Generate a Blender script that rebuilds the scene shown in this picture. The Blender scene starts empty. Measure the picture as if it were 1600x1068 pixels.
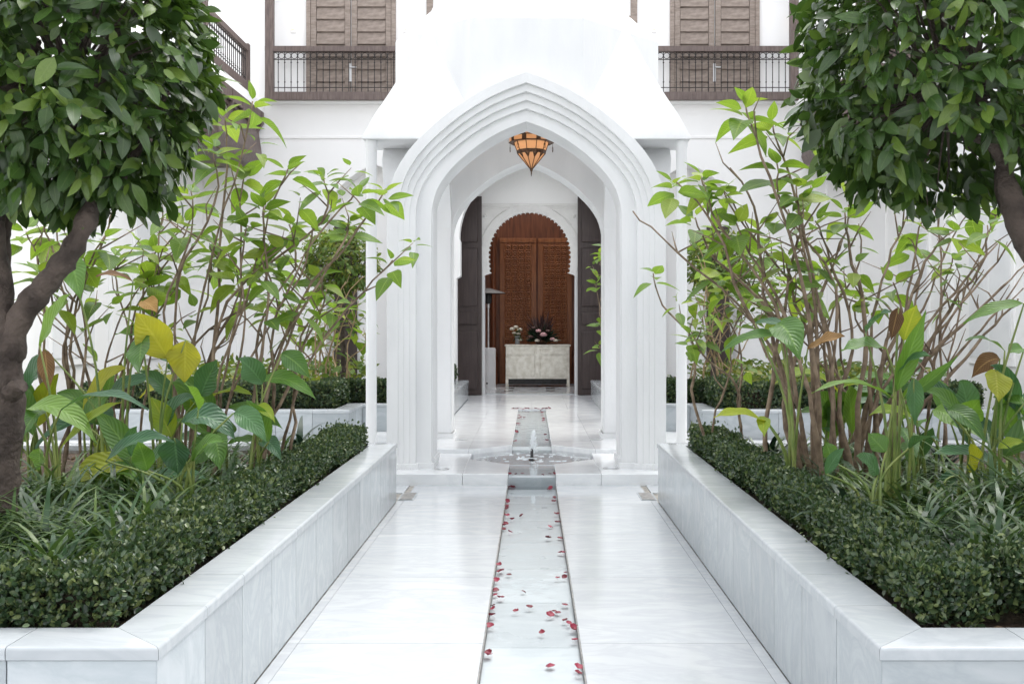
import bpy, bmesh, math, random
import numpy as np
from mathutils import Vector, Matrix

R = math.radians
rng = np.random.default_rng(11)
random.seed(5)

# ------------------------------------------------------------------ camera
scene = bpy.context.scene
FPX, VX, VY, HC = 1600.0, 831.0, 512.0, 1.4          # focal length in pixels, vanishing point, eye height
cam_data = bpy.data.cameras.new('camera')
cam_data.sensor_width = 36.0
cam_data.lens = 36.0 * FPX / 1600.0
cam_data.shift_x = -(VX - 800.0) / 1600.0
cam_data.shift_y = -(534.0 - VY) / 1600.0
cam_data.clip_start = 0.05
cam_data.clip_end = 500.0
cam = bpy.data.objects.new('camera', cam_data)
cam.location = (0, 0, HC)
cam.rotation_euler = (R(90), 0, 0)
scene.collection.objects.link(cam)
scene.camera = cam

# ------------------------------------------------------------------ sky, sun, exposure
SUN_EL, SUN_AZ = R(68), R(40)                         # azimuth clockwise from +Y
world = bpy.data.worlds.new('World')
scene.world = world
world.use_nodes = True
wn, wl = world.node_tree.nodes, world.node_tree.links
wn.clear()
sky = wn.new('ShaderNodeTexSky')
sky.sky_type = 'NISHITA'
sky.sun_disc = False
sky.sun_elevation = SUN_EL
sky.sun_rotation = SUN_AZ
sky.air_density = 1.0
sky.dust_density = 1.2
sky.ozone_density = 1.0
hsv = wn.new('ShaderNodeHueSaturation')
hsv.inputs["Saturation"].default_value = 0.15
bg = wn.new('ShaderNodeBackground')
bg.inputs['Strength'].default_value = 0.15
wo = wn.new('ShaderNodeOutputWorld')
wl.new(sky.outputs[0], hsv.inputs['Color'])
wl.new(hsv.outputs[0], bg.inputs['Color'])
wl.new(bg.outputs[0], wo.inputs['Surface'])

sun_data = bpy.data.lights.new('sun', 'SUN')
sun_data.energy = 0.6
sun_data.angle = R(40)
sun_data.color = (1.0, 0.96, 0.90)
sun = bpy.data.objects.new('sun', sun_data)
sd = Vector((math.sin(SUN_AZ) * math.cos(SUN_EL), math.cos(SUN_AZ) * math.cos(SUN_EL), math.sin(SUN_EL)))
sun.rotation_euler = sd.to_track_quat('Z', 'Y').to_euler()
sun.location = (0, 0, 20)
scene.collection.objects.link(sun)

scene.view_settings.view_transform = 'Standard'
scene.view_settings.look = 'None'
scene.view_settings.exposure = 1.88
scene.view_settings.gamma = 1.0
scene.view_settings.use_curve_mapping = False
scene.render.engine = 'CYCLES'
scene.cycles.max_bounces = 14
scene.cycles.diffuse_bounces = 8
scene.cycles.transparent_max_bounces = 12

COL = scene.collection


def P(px, py, d):
    """a point of the place from where it stands in the photograph and how far away it is"""
    return Vector(((px - VX) / FPX * d, d, HC + (VY - py) / FPX * d))


# ------------------------------------------------------------------ materials
def new_mat(name):
    m = bpy.data.materials.new(name)
    m.use_nodes = True
    n, l = m.node_tree.nodes, m.node_tree.links
    b = n['Principled BSDF']
    return m, n, l, b


def noise_col(n, l, c1, c2, scale, detail=4, dist=0.0, coord='Object', lo=0.35, hi=0.65, stretch=None):
    tc = n.new('ShaderNodeTexCoord')
    src = tc.outputs[coord]
    if stretch:
        mp = n.new('ShaderNodeMapping')
        mp.inputs['Scale'].default_value = stretch
        l.new(src, mp.inputs['Vector'])
        src = mp.outputs[0]
    t = n.new('ShaderNodeTexNoise')
    t.inputs['Scale'].default_value = scale
    t.inputs['Detail'].default_value = detail
    t.inputs['Distortion'].default_value = dist
    l.new(src, t.inputs['Vector'])
    r = n.new('ShaderNodeValToRGB')
    r.color_ramp.elements[0].position = lo
    r.color_ramp.elements[1].position = hi
    r.color_ramp.elements[0].color = (*c1, 1)
    r.color_ramp.elements[1].color = (*c2, 1)
    l.new(t.outputs['Fac'], r.inputs['Fac'])
    return t, r, src


def bump(n, l, b, height, strength, dist):
    bp = n.new('ShaderNodeBump')
    bp.inputs['Strength'].default_value = strength
    bp.inputs['Distance'].default_value = dist
    l.new(height, bp.inputs['Height'])
    l.new(bp.outputs[0], b.inputs['Normal'])


def mat_noise(name, c1, c2, scale, rough, bstr=0.0, bdist=0.01, metal=0.0, dist=0.0, stretch=None, spec=0.5, bscale=None, lo=0.35, hi=0.65):
    m, n, l, b = new_mat(name)
    t, r, src = noise_col(n, l, c1, c2, scale, dist=dist, stretch=stretch, lo=lo, hi=hi)
    l.new(r.outputs[0], b.inputs['Base Color'])
    b.inputs['Roughness'].default_value = rough
    b.inputs['Metallic'].default_value = metal
    b.inputs['Specular IOR Level'].default_value = spec
    if bstr:
        h = t.outputs['Fac']
        if bscale:
            t2 = n.new('ShaderNodeTexNoise')
            t2.inputs['Scale'].default_value = bscale
            t2.inputs['Detail'].default_value = 5
            l.new(src, t2.inputs['Vector'])
            h = t2.outputs['Fac']
        bump(n, l, b, h, bstr, bdist)
    return m


def mat_marble(name, base, vein, rough, per_object=0.04):
    m, n, l, b = new_mat(name)
    tc = n.new('ShaderNodeTexCoord')
    oi = n.new('ShaderNodeObjectInfo')
    add = n.new('ShaderNodeVectorMath')
    add.operation = 'MULTIPLY_ADD'
    add.inputs[1].default_value = (1, 1, 1)
    sc = n.new('ShaderNodeVectorMath')
    sc.operation = 'SCALE'
    comb = n.new('ShaderNodeCombineXYZ')
    for k in range(3):
        l.new(oi.outputs['Random'], comb.inputs[k])
    sc.inputs['Scale'].default_value = 23.0
    l.new(comb.outputs[0], sc.inputs[0])
    l.new(tc.outputs['Object'], add.inputs[0])
    l.new(sc.outputs[0], add.inputs[2])
    mp = n.new('ShaderNodeMapping')
    mp.inputs['Rotation'].default_value = (0.3, 0.5, 0.7)
    mp.inputs['Scale'].default_value = (0.7, 1.9, 1.3)
    l.new(add.outputs[0], mp.inputs['Vector'])
    t = n.new('ShaderNodeTexNoise')
    t.inputs['Scale'].default_value = 2.2
    t.inputs['Detail'].default_value = 9
    t.inputs['Roughness'].default_value = 0.62
    t.inputs['Distortion'].default_value = 1.6
    l.new(mp.outputs[0], t.inputs['Vector'])
    r = n.new('ShaderNodeValToRGB')
    e = r.color_ramp.elements
    e[0].position = 0.30
    e[0].color = (*base, 1)
    e[1].position = 0.49
    e[1].color = (*vein, 1)
    e2 = e.new(0.56)
    e2.color = tuple(0.5 * (a + c) for a, c in zip(base, vein)) + (1,)
    e3 = e.new(0.75)
    e3.color = (*base, 1)
    l.new(t.outputs['Fac'], r.inputs['Fac'])
    hs = n.new('ShaderNodeHueSaturation')
    mr = n.new('ShaderNodeMapRange')
    mr.inputs['To Min'].default_value = 1.0 - per_object
    mr.inputs['To Max'].default_value = 1.0 + per_object * 0.4
    l.new(oi.outputs['Random'], mr.inputs['Value'])
    l.new(mr.outputs[0], hs.inputs['Value'])
    l.new(r.outputs[0], hs.inputs['Color'])
    l.new(hs.outputs[0], b.inputs['Base Color'])
    t3 = n.new('ShaderNodeTexNoise')
    t3.inputs['Scale'].default_value = 5.0
    t3.inputs['Detail'].default_value = 6
    l.new(tc.outputs['Object'], t3.inputs['Vector'])
    mr2 = n.new('ShaderNodeMapRange')
    mr2.inputs['To Min'].default_value = rough * 0.6
    mr2.inputs['To Max'].default_value = rough * 1.5
    l.new(t3.outputs['Fac'], mr2.inputs['Value'])
    l.new(mr2.outputs[0], b.inputs['Roughness'])
    bump(n, l, b, t3.outputs['Fac'], 0.03, 0.01)
    return m


def mat_leaf(name, c1, c2, c3, rough=0.4, trans=0.35, transcol=None, island=True, vein=1.0, spec=0.5):
    """leaf with colour picked per leaf (mesh island or object), translucent"""
    m, n, l, b = new_mat(name)
    if island:
        g = n.new('ShaderNodeNewGeometry')
        rnd = g.outputs['Random Per Island']
    else:
        g = n.new('ShaderNodeObjectInfo')
        rnd = g.outputs['Random']
    r = n.new('ShaderNodeValToRGB')
    e = r.color_ramp.elements
    e[0].position = 0.0
    e[0].color = (*c1, 1)
    e[1].position = 1.0
    e[1].color = (*c3, 1)
    e2 = e.new(0.6)
    e2.color = (*c2, 1)
    l.new(rnd, r.inputs['Fac'])
    tc = n.new('ShaderNodeTexCoord')
    t = n.new('ShaderNodeTexNoise')
    t.inputs['Scale'].default_value = 9.0
    t.inputs['Detail'].default_value = 4
    l.new(tc.outputs['Object'], t.inputs['Vector'])
    mr = n.new('ShaderNodeMapRange')
    mr.inputs['To Min'].default_value = 0.75
    mr.inputs['To Max'].default_value = 1.25
    l.new(t.outputs['Fac'], mr.inputs['Value'])
    hs = n.new('ShaderNodeHueSaturation')
    l.new(r.outputs[0], hs.inputs['Color'])
    l.new(mr.outputs[0], hs.inputs['Value'])
    if not island:
        sx = n.new('ShaderNodeSeparateXYZ')
        l.new(tc.outputs['UV'], sx.inputs[0])

        def math_(op, a_, b2=None, c2=None):
            q = n.new('ShaderNodeMath')
            q.operation = op
            for k_, x_ in enumerate((a_, b2, c2)):
                if x_ is None:
                    continue
                if hasattr(x_, 'links'):
                    l.new(x_, q.inputs[k_])
                else:
                    q.inputs[k_].default_value = x_
            return q.outputs[0]
        au = math_('ABSOLUTE', math_('SUBTRACT', sx.outputs[0], 0.5))
        rib = math_('LESS_THAN', au, 0.035)
        ph_ = math_('MULTIPLY_ADD', sx.outputs[1], 70.0, math_('MULTIPLY', au, -38.0))
        sn = math_('SINE', ph_)
        lat = math_('MULTIPLY', math_('GREATER_THAN', sn, 0.80), 0.35)
        vn = math_('MAXIMUM', rib, lat)
        vm = n.new('ShaderNodeMix')
        vm.data_type = 'RGBA'
        vm.inputs[7].default_value = (*[min(1, 1.5 * x_ + 0.05) for x_ in c3], 1)
        l.new(math_('MULTIPLY', vn, 0.45 * vein), vm.inputs[0])
        l.new(hs.outputs[0], vm.inputs[6])
        col_out = vm.outputs[2]
        bp = n.new('ShaderNodeBump')
        bp.inputs['Strength'].default_value = 0.35 * vein
        bp.inputs['Distance'].default_value = 0.004
        l.new(sn, bp.inputs['Height'])
        l.new(bp.outputs[0], b.inputs['Normal'])
        l.new(col_out, b.inputs['Base Color'])
    else:
        l.new(hs.outputs[0], b.inputs['Base Color'])
    b.inputs['Roughness'].default_value = rough
    b.inputs['Specular IOR Level'].default_value = spec
    tr = n.new('ShaderNodeBsdfTranslucent')
    if transcol:
        mx = n.new('ShaderNodeMix')
        mx.data_type = 'RGBA'
        mx.inputs[0].default_value = 0.6
        l.new(hs.outputs[0], mx.inputs[6])
        mx.inputs[7].default_value = (*transcol, 1)
        l.new(mx.outputs[2], tr.inputs['Color'])
    else:
        l.new(hs.outputs[0], tr.inputs['Color'])
    ms = n.new('ShaderNodeMixShader')
    ms.inputs[0].default_value = trans
    l.new(b.outputs[0], ms.inputs[1])
    l.new(tr.outputs[0], ms.inputs[2])
    l.new(ms.outputs[0], n['Material Output'].inputs['Surface'])
    return m


M = {}
M['plaster'] = mat_noise('white_plaster', (0.685, 0.692, 0.70), (0.765, 0.772, 0.778), 2.3, 0.75, 0.16, 0.012, bscale=30, spec=0.3, stretch=(1.6, 1.6, 0.45), lo=0.25, hi=0.7)
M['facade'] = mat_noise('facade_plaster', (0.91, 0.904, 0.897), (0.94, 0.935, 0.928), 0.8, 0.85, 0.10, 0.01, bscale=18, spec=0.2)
M['stucco'] = mat_noise('carved_stucco', (0.74, 0.73, 0.71), (0.80, 0.79, 0.77), 6, 0.8, 0.5, 0.01, bscale=40)
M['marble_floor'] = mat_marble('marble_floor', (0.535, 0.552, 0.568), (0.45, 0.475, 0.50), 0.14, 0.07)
M['marble_lightened'] = mat_marble('marble_lightened', (0.82, 0.83, 0.84), (0.72, 0.74, 0.76), 0.14, 0.05)  # floor marble made lighter to offset the shade under and behind the pavilion
M['marble_wall'] = mat_marble('marble_wall', (0.50, 0.53, 0.55), (0.40, 0.44, 0.462), 0.12, 0.18)
M['marble_cope'] = mat_marble('marble_coping', (0.49, 0.515, 0.535), (0.41, 0.44, 0.462), 0.15, 0.06)
M['joint'] = mat_noise('joint_grout', (0.20, 0.19, 0.17), (0.36, 0.34, 0.31), 20, 0.9)
M['channel'] = mat_marble('channel_marble', (0.60, 0.635, 0.65), (0.52, 0.56, 0.58), 0.3, 0.08)
M['dark_edge'] = mat_noise('dark_joint', (0.16, 0.16, 0.155), (0.28, 0.27, 0.26), 30, 0.7)
M['soil'] = mat_noise('soil', (0.035, 0.022, 0.014), (0.10, 0.065, 0.04), 22, 0.95, 1.0, 0.04, bscale=60)
M['dark_wood'] = mat_noise('dark_wood', (0.095, 0.068, 0.061), (0.165, 0.124, 0.110), 5, 0.55, 0.2, 0.004, stretch=(6, 6, 0.8), bscale=14)
M['door_wood'] = mat_noise('door_wood', (0.034, 0.021, 0.019), (0.054, 0.035, 0.032), 4, 0.45, 0.2, 0.004, stretch=(8, 8, 0.7), bscale=14)
M['shutter'] = mat_noise('weathered_wood', (0.21, 0.165, 0.138), (0.33, 0.27, 0.23), 5, 0.65, 0.25, 0.004, stretch=(1.5, 8, 6), bscale=14)
M['cedar'] = mat_noise('cedar_wood', (0.23, 0.078, 0.025), (0.36, 0.130, 0.042), 3, 0.42, 0.25, 0.006, stretch=(7, 7, 0.7), bscale=16)
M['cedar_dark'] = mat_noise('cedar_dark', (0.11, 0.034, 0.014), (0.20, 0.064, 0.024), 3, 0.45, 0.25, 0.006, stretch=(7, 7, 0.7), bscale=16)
M['silver'] = mat_noise('hammered_metal', (0.68, 0.65, 0.56), (0.90, 0.88, 0.80), 9, 0.36, 0.5, 0.01, metal=0.6, bscale=34)
M['pale_shutter'] = mat_noise('pale_shutter', (0.78, 0.79, 0.80), (0.84, 0.845, 0.85), 3, 0.5)
M['iron'] = mat_noise('wrought_iron', (0.02, 0.017, 0.016), (0.05, 0.042, 0.04), 30, 0.5, metal=0.3)
M['bronze'] = mat_noise('lantern_bronze', (0.06, 0.032, 0.018), (0.16, 0.085, 0.05), 40, 0.45, metal=0.6)
M['steel'] = mat_noise('brushed_steel', (0.55, 0.56, 0.57), (0.7, 0.7, 0.7), 12, 0.3, metal=0.9)
M['black'] = mat_noise('black_rubber', (0.012, 0.012, 0.012), (0.03, 0.03, 0.03), 20, 0.5)
M['enamel'] = mat_noise('heater_enamel', (0.62, 0.63, 0.64), (0.70, 0.70, 0.71), 3, 0.35)
M['black_tile'] = mat_noise('black_marble', (0.02, 0.018, 0.018), (0.06, 0.05, 0.05), 6, 0.15)
M['petal'] = mat_leaf('rose_petal', (0.11, 0.003, 0.012), (0.19, 0.005, 0.022), (0.28, 0.018, 0.05), 0.5, 0.2, island=False)
M['bark'] = mat_noise('smooth_bark', (0.040, 0.029, 0.024), (0.105, 0.080, 0.066), 9, 0.85, 0.9, 0.02, bscale=38)
M['stem'] = mat_noise('shrub_bark', (0.12, 0.083, 0.056), (0.27, 0.20, 0.14), 16, 0.85, 0.5, 0.006, bscale=60)
M['stem_pale'] = mat_noise('pale_stem', (0.26, 0.18, 0.10), (0.42, 0.31, 0.18), 14, 0.8, 0.4, 0.006, bscale=60)
M['stalk'] = mat_noise('green_stalk', (0.10, 0.17, 0.03), (0.22, 0.26, 0.07), 8, 0.5)
M['twigs'] = mat_noise('hedge_twigs', (0.022, 0.020, 0.012), (0.055, 0.042, 0.026), 40, 0.95, 1.0, 0.02, bscale=80)
M['citrus'] = mat_leaf('glossy_tree_leaf', (0.022, 0.048, 0.012), (0.046, 0.092, 0.020), (0.115, 0.180, 0.032), 0.30, 0.18, (0.12, 0.24, 0.02))
M['citrus_obj'] = mat_leaf('glossy_tree_leaf_single', (0.024, 0.056, 0.014), (0.052, 0.106, 0.023), (0.140, 0.210, 0.036), 0.25, 0.18, (0.12, 0.24, 0.02), island=False, vein=0.3)
M['shrub_leaf'] = mat_leaf('shrub_leaf', (0.045, 0.120, 0.022), (0.115, 0.225, 0.030), (0.29, 0.36, 0.050), 0.36, 0.44, (0.30, 0.46, 0.03), island=False)
M['far_leaf'] = mat_leaf('far_leaf', (0.05, 0.11, 0.02), (0.11, 0.19, 0.03), (0.28, 0.27, 0.05), 0.45, 0.35, (0.28, 0.36, 0.04))
M['canna'] = mat_leaf('broad_leaf', (0.045, 0.125, 0.030), (0.085, 0.200, 0.034), (0.150, 0.270, 0.040), 0.38, 0.35, (0.24, 0.42, 0.03), island=False)
M['canna_blue'] = mat_leaf('broad_leaf_dark', (0.030, 0.090, 0.045), (0.050, 0.135, 0.062), (0.080, 0.180, 0.070), 0.36, 0.25, (0.14, 0.30, 0.05), island=False)
M['canna_yellow'] = mat_leaf('yellow_leaf', (0.14, 0.28, 0.022), (0.23, 0.35, 0.026), (0.38, 0.37, 0.032), 0.45, 0.45, (0.55, 0.50, 0.03), island=False)
M['dry_leaf'] = mat_leaf('dry_leaf', (0.085, 0.040, 0.018), (0.19, 0.10, 0.035), (0.36, 0.21, 0.06), 0.7, 0.25, island=False)
M['box'] = mat_leaf('boxwood_leaf', (0.022, 0.046, 0.024), (0.050, 0.088, 0.040), (0.150, 0.185, 0.065), 0.30, 0.16, (0.12, 0.2, 0.03))
M['grass'] = mat_leaf('strap_leaf', (0.020, 0.052, 0.022), (0.046, 0.098, 0.034), (0.115, 0.170, 0.048), 0.34, 0.18, (0.16, 0.28, 0.04))
M['clivia'] = mat_leaf('dark_strap_leaf', (0.010, 0.026, 0.014), (0.018, 0.045, 0.022), (0.035, 0.075, 0.03), 0.32, 0.12)
M['rose_white'] = mat_noise('white_rose', (0.72, 0.66, 0.52), (0.82, 0.78, 0.68), 30, 0.6)
M['rose_pink'] = mat_noise('pink_flower', (0.60, 0.30, 0.33), (0.78, 0.52, 0.52), 30, 0.6)
M['dried'] = mat_noise('dried_flower', (0.10, 0.05, 0.05), (0.19, 0.12, 0.10), 30, 0.8)


def mat_emit(name, col, strength, base):
    m, n, l, b = new_mat(name)
    t, r, src = noise_col(n, l, tuple(0.8 * c for c in base), base, 25)
    l.new(r.outputs[0], b.inputs['Base Color'])
    b.inputs['Roughness'].default_value = 0.4
    b.inputs['Emission Color'].default_value = (*col, 1)
    b.inputs['Emission Strength'].default_value = strength
    if name.startswith('lit_lamp'):
        tr = n.new('ShaderNodeBsdfTranslucent')
        tr.inputs['Color'].default_value = (0.85, 0.58, 0.36, 1)
        ms = n.new('ShaderNodeMixShader')
        ms.inputs[0].default_value = 0.6
        l.new(b.outputs[0], ms.inputs[1])
        l.new(tr.outputs[0], ms.inputs[2])
        l.new(ms.outputs[0], n['Material Output'].inputs['Surface'])
    return m


M['lamp_glass'] = mat_emit('lit_lamp_glass', (1.0, 0.50, 0.22), 0.06, (0.50, 0.33, 0.20))
M['lamp_hot'] = mat_emit('lit_lamp_top', (1.0, 0.45, 0.12), 0.12, (0.45, 0.24, 0.12))
M['sconce'] = mat_emit('sconce_glass', (1.0, 0.62, 0.32), 0.4, (0.7, 0.6, 0.5))


def mat_water():
    m, n, l, b = new_mat('clear_water')
    n.remove(b)
    tr = n.new('ShaderNodeBsdfTransparent')
    tr.inputs['Color'].default_value = (0.975, 0.985, 0.99, 1)
    gl = n.new('ShaderNodeBsdfGlossy')
    gl.inputs['Roughness'].default_value = 0.07
    fr = n.new('ShaderNodeFresnel')
    fr.inputs['IOR'].default_value = 1.33
    tc = n.new('ShaderNodeTexCoord')
    mp = n.new('ShaderNodeMapping')
    mp.inputs['Scale'].default_value = (1.0, 0.7, 1.0)
    l.new(tc.outputs['Object'], mp.inputs['Vector'])
    t = n.new('ShaderNodeTexNoise')
    t.inputs['Scale'].default_value = 7.0
    t.inputs['Detail'].default_value = 3
    l.new(mp.outputs[0], t.inputs['Vector'])
    bp = n.new('ShaderNodeBump')
    bp.inputs['Strength'].default_value = 0.12
    bp.inputs['Distance'].default_value = 0.02
    l.new(t.outputs['Fac'], bp.inputs['Height'])
    l.new(bp.outputs[0], gl.inputs['Normal'])
    l.new(bp.outputs[0], fr.inputs['Normal'])
    ms = n.new('ShaderNodeMixShader')
    l.new(fr.outputs[0], ms.inputs[0])
    l.new(tr.outputs[0], ms.inputs[1])
    l.new(gl.outputs[0], ms.inputs[2])
    l.new(ms.outputs[0], n['Material Output'].inputs['Surface'])
    return m


M['water'] = mat_water()


def mat_spray():
    m, n, l, b = new_mat('water_spray')
    b.inputs['Base Color'].default_value = (0.9, 0.93, 0.95, 1)
    b.inputs['Roughness'].default_value = 0.15
    tr = n.new('ShaderNodeBsdfTransparent')
    ms = n.new('ShaderNodeMixShader')
    ms.inputs[0].default_value = 0.75
    l.new(tr.outputs[0], ms.inputs[1])
    l.new(b.outputs[0], ms.inputs[2])
    l.new(ms.outputs[0], n['Material Output'].inputs['Surface'])
    return m


M['spray'] = mat_spray()


def mat_glass():
    m, n, l, b = new_mat('window_glass')
    t, r, src = noise_col(n, l, (0.30, 0.33, 0.35), (0.42, 0.45, 0.47), 1.2)
    l.new(r.outputs[0], b.inputs['Base Color'])
    b.inputs['Roughness'].default_value = 0.06
    return m


M['glass'] = mat_glass()


# ------------------------------------------------------------------ object helpers
def tag(o, label=None, cat=None, group=None, kind=None):
    if label:
        o['label'] = label
    if cat:
        o['category'] = cat
    if group:
        o['group'] = group
    if kind:
        o['kind'] = kind
    return o


def thing(name, label, cat, loc=(0, 0, 0), group=None):
    o = bpy.data.objects.new(name, None)
    COL.objects.link(o)
    o.empty_display_size = 0.1
    o.location = loc
    return tag(o, label, cat, group)


def root_loc(o):
    v = Vector((0, 0, 0))
    while o is not None:
        v += o.location if o.type == 'EMPTY' else Vector((0, 0, 0))
        o = o.parent
    return v


def adopt(o, parent):
    """make o a child of parent while its own coordinates stay those of the place"""
    if parent is None:
        return o
    o.parent = parent
    pm = Matrix.Identity(4)
    chain = []
    q = parent
    while q is not None:
        chain.append(q)
        q = q.parent
    for q in reversed(chain):
        pm = pm @ q.matrix_parent_inverse @ q.matrix_basis
    o.matrix_parent_inverse = pm.inverted()
    return o


def mesh_obj(name, me, mat, parent=None, smooth=None, matrix=None):
    o = bpy.data.objects.new(name, me)
    if mat is not None and not me.materials:
        me.materials.append(mat)
    if smooth is not None:
        me.polygons.foreach_set('use_smooth', [True] * len(me.polygons))
        if smooth < 179:
            me.set_sharp_from_angle(angle=R(smooth))
    COL.objects.link(o)
    if matrix is not None:
        o.matrix_basis = matrix
    return adopt(o, parent)


class MB:
    def __init__(self):
        self.v, self.f = [], []

    def add(self, vs, fs):
        k = len(self.v)
        self.v += [tuple(p) for p in vs]
        self.f += [tuple(i + k for i in f) for f in fs]
        return self

    def box(self, x0, x1, y0, y1, z0, z1):
        return self.add([(x0, y0, z0), (x1, y0, z0), (x1, y1, z0), (x0, y1, z0), (x0, y0, z1), (x1, y0, z1), (x1, y1, z1), (x0, y1, z1)],
                        [(0, 3, 2, 1), (4, 5, 6, 7), (0, 1, 5, 4), (1, 2, 6, 5), (2, 3, 7, 6), (3, 0, 4, 7)])

    def prism(self, poly, a0, a1, axis='Y'):
        n = len(poly)

        def pt(p, a):
            return (p[0], a, p[1]) if axis == 'Y' else ((p[0], p[1], a) if axis == 'Z' else (a, p[0], p[1]))
        vs = [pt(p, a0) for p in poly] + [pt(p, a1) for p in poly]
        fs = [tuple(range(n)), tuple(range(2 * n - 1, n - 1, -1))]
        fs += [(i, (i + 1) % n, n + (i + 1) % n, n + i) for i in range(n)]
        return self.add(vs, fs)

    def tube(self, pts, rad, n=7, cap=True):
        pts = [Vector(p) for p in pts]
        if not hasattr(rad, '__len__'):
            rad = [rad] * len(pts)
        vs, fs = [], []
        t0 = (pts[1] - pts[0]).normalized()
        a = t0.orthogonal().normalized()
        for i, p in enumerate(pts):
            t = (pts[min(i + 1, len(pts) - 1)] - pts[max(i - 1, 0)]).normalized()
            a = (a - t * a.dot(t))
            a = a.normalized() if a.length > 1e-6 else t.orthogonal().normalized()
            b = t.cross(a)
            for k in range(n):
                an = 2 * math.pi * k / n
                vs.append(p + (a * math.cos(an) + b * math.sin(an)) * rad[i])
        for i in range(len(pts) - 1):
            for k in range(n):
                fs.append((i * n + k, i * n + (k + 1) % n, (i + 1) * n + (k + 1) % n, (i + 1) * n + k))
        if cap:
            fs.append(tuple(range(n - 1, -1, -1)))
            fs.append(tuple((len(pts) - 1) * n + k for k in range(n)))
        return self.add(vs, fs)

    def lathe(self, prof, c, n=20, cap=True):
        vs, fs = [], []
        for r, z in prof:
            for k in range(n):
                an = 2 * math.pi * k / n
                vs.append((c[0] + r * math.cos(an), c[1] + r * math.sin(an), c[2] + z))
        for i in range(len(prof) - 1):
            for k in range(n):
                fs.append((i * n + k, i * n + (k + 1) % n, (i + 1) * n + (k + 1) % n, (i + 1) * n + k))
        if cap:
            fs.append(tuple(range(n - 1, -1, -1)))
            fs.append(tuple((len(prof) - 1) * n + k for k in range(n)))
        return self.add(vs, fs)

    def sphere(self, c, r, n=10, m=6, sq=(1, 1, 1)):
        prof = [(max(1e-4, r * math.sin(math.pi * i / m)), -r * math.cos(math.pi * i / m)) for i in range(m + 1)]
        k0 = len(self.v)
        self.lathe(prof, (0, 0, 0), n, cap=False)
        for i in range(k0, len(self.v)):
            v = self.v[i]
            self.v[i] = (c[0] + v[0] * sq[0], c[1] + v[1] * sq[1], c[2] + v[2] * sq[2])
        return self

    def mesh(self, name='mesh', bev=0.0, seg=2):
        me = bpy.data.meshes.new(name)
        bm = bmesh.new()
        vs = [bm.verts.new(p) for p in self.v]
        for f in self.f:
            try:
                bm.faces.new([vs[i] for i in f])
            except ValueError:
                pass
        bmesh.ops.recalc_face_normals(bm, faces=bm.faces)
        if bev:
            bmesh.ops.bevel(bm, geom=list(bm.edges), offset=bev, segments=seg, profile=0.5, affect='EDGES', clamp_overlap=True)
        big = [f for f in bm.faces if len(f.verts) > 4]
        if big:
            bmesh.ops.triangulate(bm, faces=big)
        bm.to_mesh(me)
        bm.free()
        return me

    def build(self, name, mat, parent=None, smooth=None, bev=0.0, seg=2):
        return mesh_obj(name, self.mesh(name, bev, seg), mat, parent, smooth)


def share(name, me, mat, parent, loc, rotz=0.0, scale=None):
    m = Matrix.Translation(loc) @ Matrix.Rotation(rotz, 4, 'Z')
    if scale:
        m = m @ Matrix.Diagonal((*scale, 1))
    return mesh_obj(name, me, mat, parent, matrix=m)


def np_mesh(name, verts, faces, mat, parent=None, smooth=False):
    """verts (N,3), faces (M,4) numpy -> one mesh object"""
    me = bpy.data.meshes.new(name)
    nv, nf, k = len(verts), len(faces), faces.shape[1]
    me.vertices.add(nv)
    me.vertices.foreach_set('co', np.ascontiguousarray(verts, dtype=np.float32).ravel())
    me.loops.add(nf * k)
    me.loops.foreach_set('vertex_index', np.ascontiguousarray(faces, dtype=np.int32).ravel())
    me.polygons.add(nf)
    me.polygons.foreach_set('loop_start', np.arange(0, nf * k, k, dtype=np.int32))
    me.polygons.foreach_set('loop_total', np.full(nf, k, dtype=np.int32))
    if smooth:
        me.polygons.foreach_set('use_smooth', np.ones(nf, dtype=bool))
    me.update(calc_edges=True)
    me.materials.append(mat)
    o = bpy.data.objects.new(name, me)
    COL.objects.link(o)
    return adopt(o, parent)


def unit(a):
    return a / np.maximum(np.linalg.norm(a, axis=-1, keepdims=True), 1e-9)


def frames(dirs, norms):
    """rotation matrices whose Y is dirs and Z is close to norms"""
    y = unit(dirs)
    x = unit(np.cross(y, norms))
    z = np.cross(x, y)
    return np.stack([x, y, z], axis=-1)


def leaf_template(width=0.42, seg=5, fold=0.10, droop=0.12, tip=0.9, skew=0.8):
    ts = np.linspace(0, 1, seg + 1)
    vs = []
    for t in ts:
        w = width * 0.5 * max(0.0, math.sin(math.pi * t ** skew)) ** tip + (0.008 if t < 0.5 else 0.0)
        z = -droop * t * t
        vs += [(-w, t, z + fold * w * 2), (0, t, z), (w, t, z + fold * w * 2)]
    fs = []
    for i in range(seg):
        a = i * 3
        fs += [(a, a + 1, a + 4, a + 3), (a + 1, a + 2, a + 5, a + 4)]
    return np.array(vs), np.array(fs)


def scatter(name, tpl, pos, rot, scale, mat, parent=None, smooth=True):
    tv, tf = tpl
    n = len(pos)
    v = np.einsum('nij,kj->nki', rot, tv) * scale[:, None, None] + pos[:, None, :]
    f = (tf[None] + (np.arange(n) * len(tv))[:, None, None]).reshape(-1, tf.shape[1])
    return np_mesh(name, v.reshape(-1, 3), f, mat, parent, smooth)


def add_uv(me, across):
    """leaf UVs: u across the blade, v along it; rows of `across` vertices"""
    uv = me.uv_layers.new(name='leaf')
    rows = len(me.vertices) // across
    for lp in me.loops:
        i = lp.vertex_index
        uv.data[lp.index].uv = ((i % across) / (across - 1), (i // across) / (rows - 1))


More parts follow.
